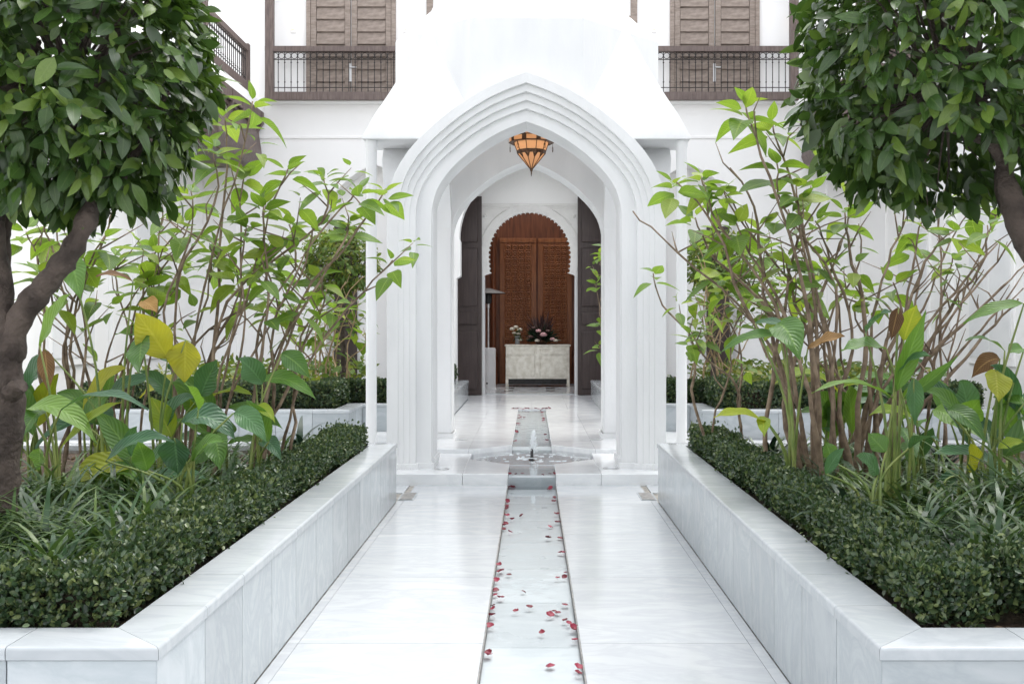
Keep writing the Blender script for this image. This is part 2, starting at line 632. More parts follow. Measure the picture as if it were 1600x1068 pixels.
def tpl_mesh(name, tpl, mat):
    me = bpy.data.meshes.new(name)
    me.from_pydata([tuple(v) for v in tpl[0]], [], [tuple(f) for f in tpl[1]])
    add_uv(me, 3)
    me.polygons.foreach_set('use_smooth', [True] * len(me.polygons))
    me.materials.append(mat)
    return me


def leaf_obj(name, me, parent, pos, d, n, scale, wide=1.0):
    rt = frames(np.array([d], float), np.array([n], float))[0]
    m = Matrix.Translation(Vector(pos)) @ Matrix(rt.tolist()).to_4x4() @ Matrix.Diagonal((scale * wide, scale, scale, 1))
    return mesh_obj(name, me, None, parent, matrix=m)


# ------------------------------------------------------------------ the ground and the marble floor
XL, XR = -1.093, 1.019            # inner faces of the two planters
Y0, Y1 = 2.985, 8.27              # near and far end of the near planters
YS = 9.14                         # step up to the pavilion
S1, S2 = 0.098, 0.138             # pavilion floor, upper floor
CW = 0.212                        # half width of the water channel
YB, AB = 10.42, 0.60              # basin centre and apothem
YF = 19.3                         # back facade

g = MB().box(-60, 60, -40, 80, -0.6, -0.30).build('ground', M['soil'])
tag(g, kind='structure')

floor = MB().box(XL - 5, -CW - 0.012, -4, YS + 0.3, -0.30, -0.010).box(CW + 0.012, XR + 5, -4, YS + 0.3, -0.30, -0.010).build('floor', M['joint'])
tag(floor, kind='structure')

# slabs of the lower walk, in two fields beside the channel
slab_edges = [-2.6, -1.4, -0.2, 1.0, 2.2, 3.35, 4.55, 5.75, 6.95, 8.1, YS - 0.002]
for side in (-1, 1):
    xa, xb = (XL, -CW - 0.006) if side < 0 else (CW + 0.006, XR)
    xw = xa + 0.055 if side < 0 else xb - 0.055
    for i in range(len(slab_edges) - 1):
        ya, yb = slab_edges[i] + 0.0016, slab_edges[i + 1] - 0.0016
        if side < 0:
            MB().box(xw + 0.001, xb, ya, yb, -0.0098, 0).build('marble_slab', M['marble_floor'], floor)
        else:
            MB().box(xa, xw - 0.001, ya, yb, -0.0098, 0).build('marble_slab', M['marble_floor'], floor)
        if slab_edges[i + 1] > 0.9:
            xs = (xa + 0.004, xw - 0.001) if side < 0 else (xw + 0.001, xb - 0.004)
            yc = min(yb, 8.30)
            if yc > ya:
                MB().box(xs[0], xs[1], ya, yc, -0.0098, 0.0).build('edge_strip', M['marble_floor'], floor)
    # floor in front of and beside the planters
    xo = (XL - 4.5, XL - 0.001) if side < 0 else (XR + 0.001, XR + 4.5)
    MB().box(xo[0], xo[1], -3.5, Y0 - 0.03, -0.0098, -0.001).build('marble_slab', M['marble_floor'], floor)
    xo = (XL - 4.5, XL + 0.002) if side < 0 else (XR - 0.002, XR + 4.5)
    MB().box(xo[0], xo[1], 8.70, YS - 0.002, -0.0098, -0.001).build('marble_slab', M['marble_floor'], floor)

# channel bed
bed = MB()
bed.box(-CW, CW, -4, YS, -0.30, -0.045)
bedo = bed.build('channel_bed', M['channel'], floor)
for y in np.arange(1.6, 9.0, 0.75):
    MB().box(-CW + 0.004, CW - 0.004, y, y + 0.747, -0.0449, -0.035).build('channel_slab', M['channel'], floor)
for s in (-1, 1):
    a, b_ = sorted((s * CW, s * (CW + 0.006)))
    MB().box(a, b_, -4, YS, -0.05, -0.004).build('channel_edge', M['dark_edge'], floor)

# pavilion floor: front step slabs
up = MB()
oc = [(AB * math.cos(R(22.5 + 45 * k)) / math.cos(R(22.5)), YB + AB * math.sin(R(22.5 + 45 * k)) / math.cos(R(22.5))) for k in range(8)]
ocr = sorted([p for p in oc if p[0] > 0], key=lambda p: p[1])       # right half, front to back
YM = 10.66
for s in (-1, 1):
    # lower pavilion floor either side of the channel, cut round the basin
    def fl(p):
        return (s * p[0], p[1])
    xs_cut = [CW, 0.62, 1.27, 2.35, 6.2]
    for i in range(4):
        xa, xb = xs_cut[i] + 0.001, xs_cut[i + 1] - 0.001
        if i == 0:
            poly = [(xa, YS), (xb, YS), (xb, ocr[1][1] - 0.0), (ocr[1][0], ocr[1][1]), (ocr[0][0], ocr[0][1]), (xa, ocr[0][1])]
        elif i == 1:
            poly = [(xa, YS), (xb, YS), (xb, YM), (ocr[2][0] + 0.012, YM), (xa, ocr[1][1])]
            poly = [(xa, YS), (xb, YS), (xb, YM), (xa, YM)]
        else:
            poly = [(xa, YS), (xb, YS), (xb, YM), (xa, YM)]
        poly = [fl(p) for p in poly]
        MB().prism(poly, -0.02 if i < 3 else -0.02, S1, 'Z').build('step_slab', M['marble_lightened'], floor, bev=0.006)
    # upper floor behind the basin
    pb = [(CW, ocr[3][1] + 0.0), (ocr[3][0], ocr[3][1]), (ocr[2][0], ocr[2][1])]
    poly = [(CW, ocr[3][1]), (ocr[3][0], ocr[3][1]), (ocr[2][0], YM), (0.66, YM), (0.66, 11.55), (CW, 11.55)]
    MB().prism([fl(p) for p in poly], -0.02, S2, 'Z').build('upper_slab', M['marble_lightened'], floor, bev=0.004)
    poly = [(0.662, YM), (6.2, YM), (6.2, 11.55), (0.662, 11.55)]
    MB().prism([fl(p) for p in poly], -0.02, S2, 'Z').build('upper_slab', M['marble_lightened'], floor, bev=0.004)
    ys = [11.552, 12.5, 13.6, 14.7, 15.9]
    for i in range(4):
        for xa, xb in ((CW, 0.66), (0.662, 2.1 if ys[i] < 12 else 1.12)):
            MB().prism([fl(p) for p in ((xa, ys[i]), (xb, ys[i]), (xb, ys[i + 1] - 0.002), (xa, ys[i + 1] - 0.002))], -0.02, S2, 'Z').build('upper_slab', M['marble_lightened'], floor)
for ya, yb in ((15.9, 17.0), (17.0, 18.15), (18.15, YF + 0.1)):
    for xa, xb in ((-1.12, -0.56), (-0.56, 0.0), (0.0, 0.56), (0.56, 1.12)):
        MB().box(xa + 0.001, xb - 0.001, ya + 0.001, yb - 0.001, -0.02, S2).build('upper_slab', M['marble_lightened'], floor)
for s in (-1, 1):
    a, b_ = sorted((s * 1.121, s * 6.2))
    MB().box(a, b_, 18.3, YF + 0.05, -0.02, S2 - 0.002).build('upper_slab', M['marble_lightened'], floor)
# raised channel beds, basin floor, little weir
MB().box(-CW + 0.001, CW - 0.001, YS + 0.004, ocr[0][1], -0.30, S1 - 0.045).build('channel_bed', M['channel'], floor)
MB().box(-CW + 0.001, CW - 0.001, ocr[3][1] + 0.004, 15.9, -0.30, S2 - 0.05).build('channel_bed', M['channel'], floor)
MB().prism(oc, -0.30, 0.05, 'Z').build('basin_floor', M['marble_lightened'], floor)
MB().box(-0.62, 0.62, 9.8, 11.1, -0.31, -0.05).build('basin_bed', M['channel'], floor)
# door threshold
MB().box(-0.98, 0.90, YF + 0.102, YF + 0.42, -0.02, S2 + 0.012).build('threshold', M['marble_floor'], floor)

# water
def face_up(o):
    o.data.flip_normals() if sum(p.normal.z for p in o.data.polygons) < 0 else None
    return o


def water(name, polys):
    mb = MB()
    for poly, z in polys:
        mb.add([(p[0], p[1], z) for p in poly], [tuple(range(len(poly)))])
    return mb


def rect(x0, x1, y0, y1):
    return [(x0, y0), (x1, y0), (x1, y1), (x0, y1)]


w1 = water('w', [(rect(-CW, CW, -4, YS - 0.006), -0.014)])
w1.add([(-CW + .003, YS - 0.004, -0.014), (CW - .003, YS - 0.004, -0.014), (CW - .003, YS - 0.012, S1 - 0.03), (-CW + .003, YS - 0.012, S1 - 0.03), (CW - .003, YS + 0.03, S1 - 0.016), (-CW + .003, YS + 0.03, S1 - 0.016)], [(0, 1, 2, 3), (3, 2, 4, 5)])
tag(face_up(w1.build('water_channel', M['water'])), kind='structure')
MB().box(-CW + 0.002, CW - 0.002, YS + 0.003, YS + 0.02, -0.06, S1 - 0.035).build('weir', M['marble_wall'], floor)
w2 = water('w', [(rect(-CW, CW, YS + 0.03, ocr[0][1]), S1 - 0.016), ([(x * 0.998, YB + (y - YB) * 0.998) for x, y in oc], S1 - 0.012)])
tag(face_up(w2.build('water_basin', M['water'])), kind='structure')
w3 = water('w', [(rect(-CW + 0.002, CW - 0.002, ocr[3][1], 15.895), S2 - 0.014)])
tag(face_up(w3.build('water_upper_channel', M['water'])), kind='structure')

# ------------------------------------------------------------------ planters
PT = 0.472                        # top of the coping
PITCH = 0.437
def inset_poly(pts, d):
    out = []
    n = len(pts)
    for i in range(n):
        a, b_, c = Vector(pts[i - 1]), Vector(pts[i]), Vector(pts[(i + 1) % n])
        e1, e2 = (b_ - a).normalized(), (c - b_).normalized()
        n1, n2 = Vector((-e1.y, e1.x)), Vector((-e2.y, e2.x))     # left normals
        bis = (n1 + n2)
        bis = bis / max(1e-6, bis.dot(n1))
        out.append((b_.x + bis.x * d, b_.y + bis.y * d))
    return out


def make_planter(label, pts, z0=0.0):
    """pts counter-clockwise, inside on the left"""
    pl = thing('planter', label, 'planter', (sum(p[0] for p in pts) / len(pts), sum(p[1] for p in pts) / len(pts), z0))
    n = len(pts)
    inn = inset_poly(pts, 0.19)
    core_o = inset_poly(pts, 0.013)
    for i in range(n):
        a, b_ = Vector((*pts[i], 0)), Vector((*pts[(i + 1) % n], 0))
        ia, ib = Vector((*inn[i], 0)), Vector((*inn[(i + 1) % n], 0))
        L = (b_ - a).length
        m_ = max(1, round(L / PITCH))
        e = (b_ - a) / L
        nl = Vector((-e.y, e.x, 0))
        # facing panels
        for k in range(m_):
            ca, cb = a + e * (L * k / m_ + 0.0024), a + e * (L * (k + 1) / m_ - 0.0024)
            qa, qb = ca + nl * 0.012, cb + nl * 0.012
            MB().prism([(ca.x, ca.y), (cb.x, cb.y), (qb.x, qb.y), (qa.x, qa.y)], z0 + 0.003, z0 + PT - 0.042, 'Z').build('wall_panel', M['marble_wall'], pl)
        # coping with a rounded nose, mitred at the corners
        prof = [(0.19, PT - 0.040), (0.19, PT - 0.0015), (0.1885, PT)]
        prof += [(0.004 - 0.012 * math.cos(t), PT - 0.012 + 0.012 * math.sin(t)) for t in np.linspace(R(90), R(0), 5)]
        prof += [(-0.008, PT - 0.037), (-0.004, PT - 0.040)]
        for k in range(m_):
            t0, t1 = L * k / m_ + 0.0015, L * (k + 1) / m_ - 0.0015
            vs = []
            for end, tt in ((0, t0), (1, t1)):
                for o_, z_ in prof:
                    if end == 0 and k == 0:
                        q = a + (ia - a) * (o_ / 0.19) + e * 0.001
                    elif end == 1 and k == m_ - 1:
                        q = b_ + (ib - b_) * (o_ / 0.19) - e * 0.001
                    else:
                        q = a + e * tt + nl * o_
                    vs.append((q.x, q.y, z0 + z_))
            np_ = len(prof)
            fs = [tuple(range(np_)), tuple(range(2 * np_ - 1, np_ - 1, -1))] + [(j, (j + 1) % np_, np_ + (j + 1) % np_, np_ + j) for j in range(np_)]
            MB().add(vs, fs).build('coping_slab', M['marble_cope'], pl, smooth=24)
    core_i = inset_poly(pts, 0.182)
    mb = MB()
    for i in range(n):
        j = (i + 1) % n
        mb.prism([core_o[i], core_o[j], core_i[j], core_i[i]], z0 - 0.02, z0 + PT - 0.041, 'Z')
    mb.build('planter_core', M['joint'], pl)
    MB().prism(inset_poly(pts, 0.16), z0 - 0.02, z0 + PT - 0.06, 'Z').build('soil', M['soil'], pl)
    return pl


XO = 5.85
near_l = [(-4.6, Y0), (XL, Y0), (XL, Y1), (-4.6, Y1)]
near_r = [(XR, Y0), (4.6, Y0), (4.6, Y1), (XR, Y1)]
far_l = [(-5.4, 11.6), (-2.07, 11.6), (-2.07, 12.5), (-1.13, 12.5), (-1.13, 18.2), (-5.4, 18.2)]
far_r = [(1.05, 12.5), (1.93, 12.5), (1.93, 11.6), (5.4, 11.6), (5.4, 18.2), (1.05, 18.2)]
make_planter('low white marble planter in the left foreground, left of the water channel', near_l)
make_planter('low white marble planter in the right foreground, right of the water channel', near_r)
make_planter('far white marble planter behind the pavilion on the left side', far_l, 0.0)
make_planter('far white marble planter behind the pavilion on the right side', far_r, 0.0)
for s, xa in ((-1, XL), (1, XR)):
    a, b_ = sorted((xa - s * 0.0, xa - s * 0.13))
    d_ = thing('floor_drain', 'recessed floor drain at the far end of the %s foreground planter' % ('left' if s < 0 else 'right'), 'drain', ((a + b_) / 2, 8.5, 0))
    MB().box(a, b_, 8.315, 8.69, 0.001, 0.004).build('drain_frame', M['marble_wall'], d_)
    MB().box(a + 0.012, b_ - 0.012, 8.335, 8.67, 0.004, 0.007).build('drain_grate', M['dark_edge'], d_)

# ------------------------------------------------------------------ the pavilion
PC = Vector((-0.05, 10.85, 0))
AT = [(1.0, 0.0), (0.997, 0.07), (0.984, 0.15), (0.964, 0.225), (0.936, 0.30), (0.893, 0.375), (0.84, 0.45), (0.776, 0.525), (0.70, 0.60), (0.615, 0.675),
      (0.52, 0.75), (0.41, 0.825), (0.28, 0.90), (0.14, 0.962), (0.0, 1.012)]
SPR = 2.43


def arch_path(z_floor):
    pts = [(-1.0, None, z_floor)] + [(-u, v, 0) for u, v in AT] + [(u, v, 0) for u, v in AT[-2::-1]] + [(1.0, None, z_floor)]
    return pts


pav = thing('pavilion', 'white plaster garden pavilion with pointed arches over the fountain', 'pavilion', (PC.x, PC.y, S1))


def to_side(u, r, z, side):
    # side 0 front, 1 right, 2 back, 3 left
    x, y = [(u, -r), (r, u), (-u, r), (-r, -u)][side]
    return (PC.x + x, PC.y + y, z)


def loft_portal(prof, side, zf, name):
    """prof: (w, rise, r) swept along the pointed arch"""
    path = arch_path(zf)
    mb = MB()
    n = len(prof)
    vs = []
    r_in = prof[1][2]
    for (u, v, z) in path:
        dep = 0.16 if v is None else 0.16 + 0.84 * min(1.0, v / 0.45)
        for (w, rise, r) in prof:
            zz = z if v is None else SPR + v * rise
            rr = r if r <= r_in else r_in + 0.05 * (1 - dep) / 0.84 + (r - r_in) * dep
            vs.append(to_side(u * w, rr, zz, side))
    fs = []
    for i in range(len(path) - 1):
        for k in range(n):
            fs.append((i * n + k, i * n + (k + 1) % n, (i + 1) * n + (k + 1) % n, (i + 1) * n + k))
    fs.append(tuple(range(n)))
    fs.append(tuple((len(path) - 1) * n + k for k in range(n)))
    mb.add(vs, fs)
    o = mb.build(name, M['plaster'], pav, smooth=28)
    bv = o.modifiers.new('soft_edges', 'BEVEL')
    bv.width = 0.007
    bv.segments = 2
    bv.limit_method = 'ANGLE'
    bv.angle_limit = R(40)
    return o


def portal_prof(r5):
    r = [r5 - 0.16, r5 - 0.12, r5 - 0.08, r5 - 0.04, r5]
    return [(0.88, 0.87, 0.87), (0.88, 0.87, r[0]), (1.02, 0.98, r[0]), (1.02, 0.98, r[1]), (1.075, 1.05, r[1]), (1.075, 1.05, r[2]), (1.13, 1.12, r[2]), (1.13, 1.12, r[3]),
            (1.18, 1.19, r[3]), (1.18, 1.19, r[4]), (1.285, 1.29, r[4]), (1.285, 1.29, 0.87)]


for side, r5 in ((0, 1.52), (1, 1.38), (2, 1.52), (3, 1.38)):
    zf = S1 if side == 0 else S2
    pr = portal_prof(r5)
    loft_portal(pr, side, zf - 0.01 if side != 2 else S2 - 0.01, 'arch_portal')
    # plinth moulding at the foot of each leg
    for s in (-1, 1):
        e = 0.022
        poly = []
        for (w, rise, r) in pr:
            ww = w + (-e if w < 0.9 else e if w > 1.2 else 0)
            rr = (r if r <= pr[1][2] else pr[1][2] + 0.05 + (r - pr[1][2]) * 0.16)
            rr = rr + e if r > 0.9 else rr - e
            if 0.9 < w < 1.2:
                ww = w - e
            poly.append((ww, rr))
        z = S1 if side == 0 else S2
        pts3 = [to_side(s * w, r, 0, side) for w, r in poly]
        mb = MB().prism([(p[0], p[1]) for p in pts3], z - 0.005, z + 0.052, 'Z')
        mb.build('plinth', M['plaster'], pav, bev=0.008)

# inner lantern room: four walls above the arches and a ceiling
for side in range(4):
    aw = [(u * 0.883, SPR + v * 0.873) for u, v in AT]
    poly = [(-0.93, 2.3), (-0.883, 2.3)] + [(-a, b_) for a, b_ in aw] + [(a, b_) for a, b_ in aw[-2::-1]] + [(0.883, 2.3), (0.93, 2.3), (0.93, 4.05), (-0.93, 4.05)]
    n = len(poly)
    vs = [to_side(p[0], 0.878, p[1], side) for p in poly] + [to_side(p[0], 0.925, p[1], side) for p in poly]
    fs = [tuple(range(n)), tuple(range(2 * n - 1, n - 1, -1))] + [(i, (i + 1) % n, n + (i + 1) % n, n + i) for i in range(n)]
    MB().add(vs, fs).build('inner_wall', M['facade'], pav)  # whiter plaster than the arches, brightens the dim interior through its colour
MB().box(PC.x - 0.95, PC.x + 0.95, PC.y - 0.95, PC.y + 0.95, 4.0, 4.1).build('ceiling', M['facade'], pav)  # same whiter plaster, lifting the shaded inside by colour

# corner slopes of the roof, sweeping up from the eaves
hip = [(1.50, 3.125), (1.50, 3.145), (1.40, 3.37), (1.30, 3.56), (1.214, 3.733), (1.11, 3.95), (1.015, 4.17), (0.96, 4.32), (0.92, 4.45), (0.88, 4.62), (0.80, 4.95), (0.66, 5.5), (0.45, 6.2)]
ust = [0.90, 0.90, 0.66, 0.40, 0.2, 0.0, 0, 0, 0, 0, 0, 0, 0]
for cx, cy in ((-1, -1), (1, -1), (1, 1), (-1, 1)):
    mb = MB()
    vs = []
    for (r, z), u in zip(hip, ust):
        vs += [(PC.x + cx * u, PC.y + cy * r, z), (PC.x + cx * r, PC.y + cy * r, z), (PC.x + cx * r, PC.y + cy * u, z)]
    fs = []
    for i in range(len(hip) - 1):
        a = i * 3
        fs += [(a, a + 1, a + 4, a + 3), (a + 1, a + 2, a + 5, a + 4)]
    mb.add(vs, fs)
    mb.build('roof_slope', M['plaster'], pav, smooth=35)
    q = [(0.90, 0.90), (1.499, 0.90), (1.499, 1.499), (0.90, 1.499)]
    MB().add([(PC.x + cx * a, PC.y + cy * b_, 3.124) for a, b_ in q], [(0, 1, 2, 3)]).build('eave_soffit', M['plaster'], pav)
    # slender corner column
    c = (PC.x + cx * 1.43, PC.y + cy * 1.41)
    z = S1 if cy < 0 else S2
    mb = MB().lathe([(0.065, z), (0.065, z + 0.05), (0.05, z + 0.07), (0.05, 3.05), (0.058, 3.07), (0.058, 3.125)], (c[0], c[1], 0), 16)
    mb.build('column', M['plaster'], pav, smooth=40)
# octagonal drum and its roof
A8 = 1.38
o8 = [(A8 / math.cos(R(22.5)) * math.cos(R(22.5 + 45 * k)), A8 / math.cos(R(22.5)) * math.sin(R(22.5 + 45 * k))) for k in range(8)]
o8 = [(x * (0.955 if abs(x) > 1 else 0.92), y) for x, y in o8]
i8 = [(x * 0.93, y * 0.93) for x, y in o8]
mb = MB()
vs = [(PC.x + x, PC.y + y, z) for z, pl in ((3.50, o8), (4.265, o8), (4.29, [(x * 0.985, y * 0.985) for x, y in o8]), (4.62, [(x * 0.74, y * 0.74) for x, y in o8]),
                                           (5.2, [(x * 0.55, y * 0.55) for x, y in o8]), (6.2, [(x * 0.34, y * 0.34) for x, y in o8]), (7.2, [(x * 0.1, y * 0.1) for x, y in o8])) for x, y in pl]
fs = []
for i in range(6):
    for k in range(8):
        fs.append((i * 8 + k, i * 8 + (k + 1) % 8, (i + 1) * 8 + (k + 1) % 8, (i + 1) * 8 + k))
fs.append(tuple(48 + k for k in range(8)))
# keep the drum open below so that the arches are not blocked
mb.add(vs, fs).build('octagonal_drum', M['plaster'], pav)

# ------------------------------------------------------------------ lantern
LZ = 3.0
lc = (PC.x + 0.045, PC.y - 0.02)
lan = thing('lantern', 'bronze and amber glass lantern hanging in the pavilion arch', 'lantern', (lc[0], lc[1], LZ))


def ring_lathe(prof, name, mat, n=12):
    return MB().lathe(prof, (lc[0], lc[1], 0), n, cap=False).build(name, mat, lan)


def zl(y):
    return HC + (VY - y) / FPX * 10.8


NS = 10
ring_lathe([(0.232, zl(223)), (0.240, zl(223)), (0.240, zl(221.5)), (0.232, zl(221.5)), (0.232, zl(223))], 'rim_band', M['bronze'], NS)
ring_lathe([(0.232, zl(214.5)), (0.240, zl(214.5)), (0.240, zl(212.8)), (0.232, zl(212.8)), (0.232, zl(214.5))], 'rim_band', M['bronze'], NS)
ring_lathe([(0.232, zl(222)), (0.232, zl(214))], 'rim_glass', M['lamp_glass'], NS)
ring_lathe([(0.165, zl(222)), (0.235, zl(222.6)), (0.235, zl(221.6)), (0.165, zl(221.6))], 'rim_shelf', M['bronze'], NS)
ring_lathe([(0.142, zl(240)), (0.150, zl(240)), (0.158, zl(234.5)), (0.150, zl(234.5)), (0.142, zl(240))], 'lower_band', M['bronze'], NS)
for k in range(NS):
    a0, a1 = 2 * math.pi * k / NS, 2 * math.pi * (k + 1) / NS
    am = (a0 + a1) / 2

    def rp(r, y, a):
        return (lc[0] + r * math.cos(a), lc[1] + r * math.sin(a), zl(y))
    MB().add([rp(0.150, 235, a0), rp(0.150, 235, a1), rp(0.182, 222, a1), rp(0.182, 222, a0)], [(0, 1, 2, 3)]).build('bowl_pane', M['lamp_glass'], lan)
    MB().add([rp(0.140, 240, a0), rp(0.140, 240, a1), rp(0.012, 263, a1), rp(0.012, 263, a0)], [(0, 1, 2, 3)]).build('cone_pane', M['lamp_glass'], lan)
    MB().add([rp(0.232, 213, a0), rp(0.232, 213, a1), rp(0.10, 199, a1), rp(0.10, 199, a0)], [(0, 1, 2, 3)]).build('dome_pane', M['lamp_hot'], lan)
    MB().tube([rp(0.184, 222, a0), rp(0.153, 235, a0), rp(0.144, 240, a0), rp(0.012, 263.5, a0)], 0.0045, 5).build('rib', M['bronze'], lan)
    MB().tube([rp(0.236, 213, a0), rp(0.102, 199, a0), rp(0.02, 190, a0)], 0.006, 5).build('rib', M['bronze'], lan)
    MB().add([rp(0.243, 222, a0 - 0.10), rp(0.243, 222, a0 + 0.10), rp(0.243, 214, a0 + 0.10), rp(0.243, 214, a0 - 0.10)], [(0, 1, 2, 3)]).build('rim_bar', M['bronze'], lan)
    p0, p1, p2 = rp(0.146, 240, a0), rp(0.146, 240, a1), rp(0.105, 246.5, a0)
    MB().add([rp(0.146, 239, a0 - 0.22), rp(0.146, 239, a0 + 0.22), rp(0.098, 248, a0)], [(0, 1, 2)]).build('pointed_tab', M['bronze'], lan)
    if k % 2 == 0:
        q = rp(0.238, 223, am)
        lp = [(q[0] + 0.012 * math.sin(t) * math.cos(am + 1.57), q[1] + 0.012 * math.sin(t) * math.sin(am + 1.57), q[2] - 0.055 - 0.028 * math.cos(t)) for t in np.linspace(0, 2 * math.pi, 9)]
        MB().tube([q, (q[0], q[1], q[2] - 0.03)], 0.003, 4).tube(lp, 0.003, 4).build('drop_pendant', M['bronze'], lan)
MB().lathe([(0.014, zl(262)), (0.016, zl(265)), (0.006, zl(268)), (0.007, zl(270)), (0.002, zl(275))], (lc[0], lc[1], 0), 8).build('finial', M['bronze'], lan)
MB().tube([(lc[0], lc[1], zl(191)), (lc[0], lc[1], 4.0)], 0.006, 6).build('chain', M['bronze'], lan)
lamp_data = bpy.data.lights.new('lantern_light', 'POINT')
lamp_data.energy = 0.14
lamp_data.color = (1.0, 0.80, 0.64)
lamp_data.shadow_soft_size = 0.04
lamp = bpy.data.objects.new('lantern_light', lamp_data)
COL.objects.link(lamp)
lamp.location = (lc[0], lc[1], zl(219))
adopt(lamp, lan)
MB().sphere((lc[0], lc[1], zl(208)), 0.030).build('bulb', mat_emit('bulb', (1, 0.6, 0.3), 6.0, (0.8, 0.7, 0.6)), lan)

# ------------------------------------------------------------------ fountain and floor lights
fo = thing('fountain', 'small fountain jet with black nozzle in the octagonal basin', 'fountain', (0, YB, S1 - 0.02))
MB().lathe([(0.030, 0.0), (0.030, 0.05), (0.016, 0.07), (0.013, 0.145), (0.010, 0.15)], (0, YB, 0.02), 12).build('nozzle', M['black'], fo, smooth=40)
jet = MB()
jet.tube([(0, YB, 0.165), (0.004, YB, 0.22), (0.010, YB, 0.29), (0.016, YB, 0.345), (0.026, YB, 0.365)], [0.008, 0.012, 0.018, 0.022, 0.006], 8)
jr = np.random.default_rng(3)
for k in range(95):
    t = jr.random()
    a = jr.random() * 6.28
    rr = 0.045 * jr.random() ** 0.5
    z = 0.12 + 0.25 * (1 - (rr / 0.05) ** 2 * 0.8) * jr.random() ** 0.6
    jet.sphere((0.018 + rr * math.cos(a), YB + rr * math.sin(a), z), 0.0025 + 0.006 * jr.random(), 5, 3, (1, 1, 1.8))
jet.build('water_jet', M['spray'], fo, smooth=180)
rip = MB()
for k in range(46):
    a = jr.random() * 6.28
    rr = 0.06 + 0.42 * jr.random() ** 0.8
    w_ = 0.012 + 0.03 * jr.random()
    x, y = rr * math.cos(a), YB + rr * math.sin(a) * 0.9
    pts = [(x + w_ * math.cos(t) - 0, y + w_ * 0.7 * math.sin(t), S1 - 0.0095) for t in np.linspace(a - 1.3, a + 1.3, 6)]
    rip.tube(pts, [0.001, 0.003, 0.004, 0.004, 0.003, 0.001], 5)
ro = rip.build('splash_ripples', M['spray'], fo, smooth=180)
for (x, y, z, lab) in ((-0.835, 9.47 - 0.02, S1, 'left front'), (0.73, 9.49, S1, 'right front'), (-0.80, 11.55, S2, 'left rear'), (0.72, 11.55, S2, 'right rear')):
    fl_ = thing('floor_light', 'round recessed floor light beside the %s pavilion pier' % lab, 'floor light', (x, y, z))
    MB().lathe([(0.052, 0.0005), (0.072, 0.0005), (0.072, 0.006), (0.055, 0.006), (0.052, 0.0005)], (x, y, z), 20, cap=False).build('ring', M['steel'], fl_, smooth=40)
    MB().lathe([(0.052, 0.002), (0.03, 0.003), (0.001, 0.0035)], (x, y, z), 20, cap=False).build('lens', M['glass'], fl_)

# ------------------------------------------------------------------ back building with the horseshoe door
bb = thing('back_building', 'white courtyard building at the back with horseshoe door and balconies', 'building', (0, YF, 0))
DC = -0.04


def horseshoe(r, zc, zlow, wide, tooth=0.0, m=36):
    """outline (x, z) from bottom-left over the arch to bottom-right; the lower sides draw in a little"""
    def at(t):                      # t from -1 (left foot) through 0 (crown) to 1
        a = abs(t)
        if a > 0.78:
            f = (a - 0.78) / 0.22
            x, z = r * (1 - 0.035 * f * f), zc + (zlow - zc) * f
        else:
            an = math.pi / 2 * (1 - a / 0.78)
            x, z = r * math.cos(an), zc + r * 1.045 * math.sin(an)
        return (math.copysign(x, t), z)
    pts = []
    for i in range(m):
        t0, t1 = -1 + 2 * i / m, -1 + 2 * (i + 1) / m
        pts.append(at(t0))
        if tooth:
            for f in (0.18, 0.5, 0.82):
                p = at(t0 + (t1 - t0) * f)
                k = 1 + tooth / r * (1.0 if f == 0.5 else 0.72)
                pts.append((p[0] * k, zc + (p[1] - zc) * k if p[1] > zc else p[1]))
    pts.append(at(1))
    return [(-wide, 0), (-wide, zlow - 0.06), (-wide + 0.03, zlow - 0.03)] + pts + [(wide - 0.03, zlow - 0.03), (wide, zlow - 0.06), (wide, 0)]


def pointed(cx, w, spr, rise, base=0.0):
    aw = [(u * w, spr + v * rise) for u, v in AT]
    return [(cx - w, base)] + [(cx - a, b_) for a, b_ in aw] + [(cx + a, b_) for a, b_ in aw[-2::-1]] + [(cx + w, base)]


NX = 2.96                          # side niches
TOPZ = 9.2
hs_main = [(DC + x, z) for x, z in horseshoe(0.80, 2.78, 2.44, 0.90)]
poly = [(-6.3, 0)] + pointed(-NX, 0.92, 3.45, 1.02) + hs_main + pointed(NX, 0.92, 3.45, 1.02) + [(6.3, 0), (6.3, TOPZ), (-6.3, TOPZ)]
MB().prism(poly, YF, YF + 0.45, 'Y').build('wall', M['facade'], bb)
# scalloped stucco trim, a little behind the wall face
hs_in = [(DC + x, z) for x, z in horseshoe(0.735, 2.77, 2.43, 0.85, tooth=0.042)]
n1 = hs_in
polyt = [(DC - 1.06, S2)] + [(x, max(z, S2)) for x, z in n1] + [(DC + 1.06, S2), (DC + 1.06, 3.70), (DC - 1.06, 3.70)]
MB().prism(polyt, YF - 0.022, YF - 0.003, 'Y').build('scalloped_arch', M['stucco'], bb)
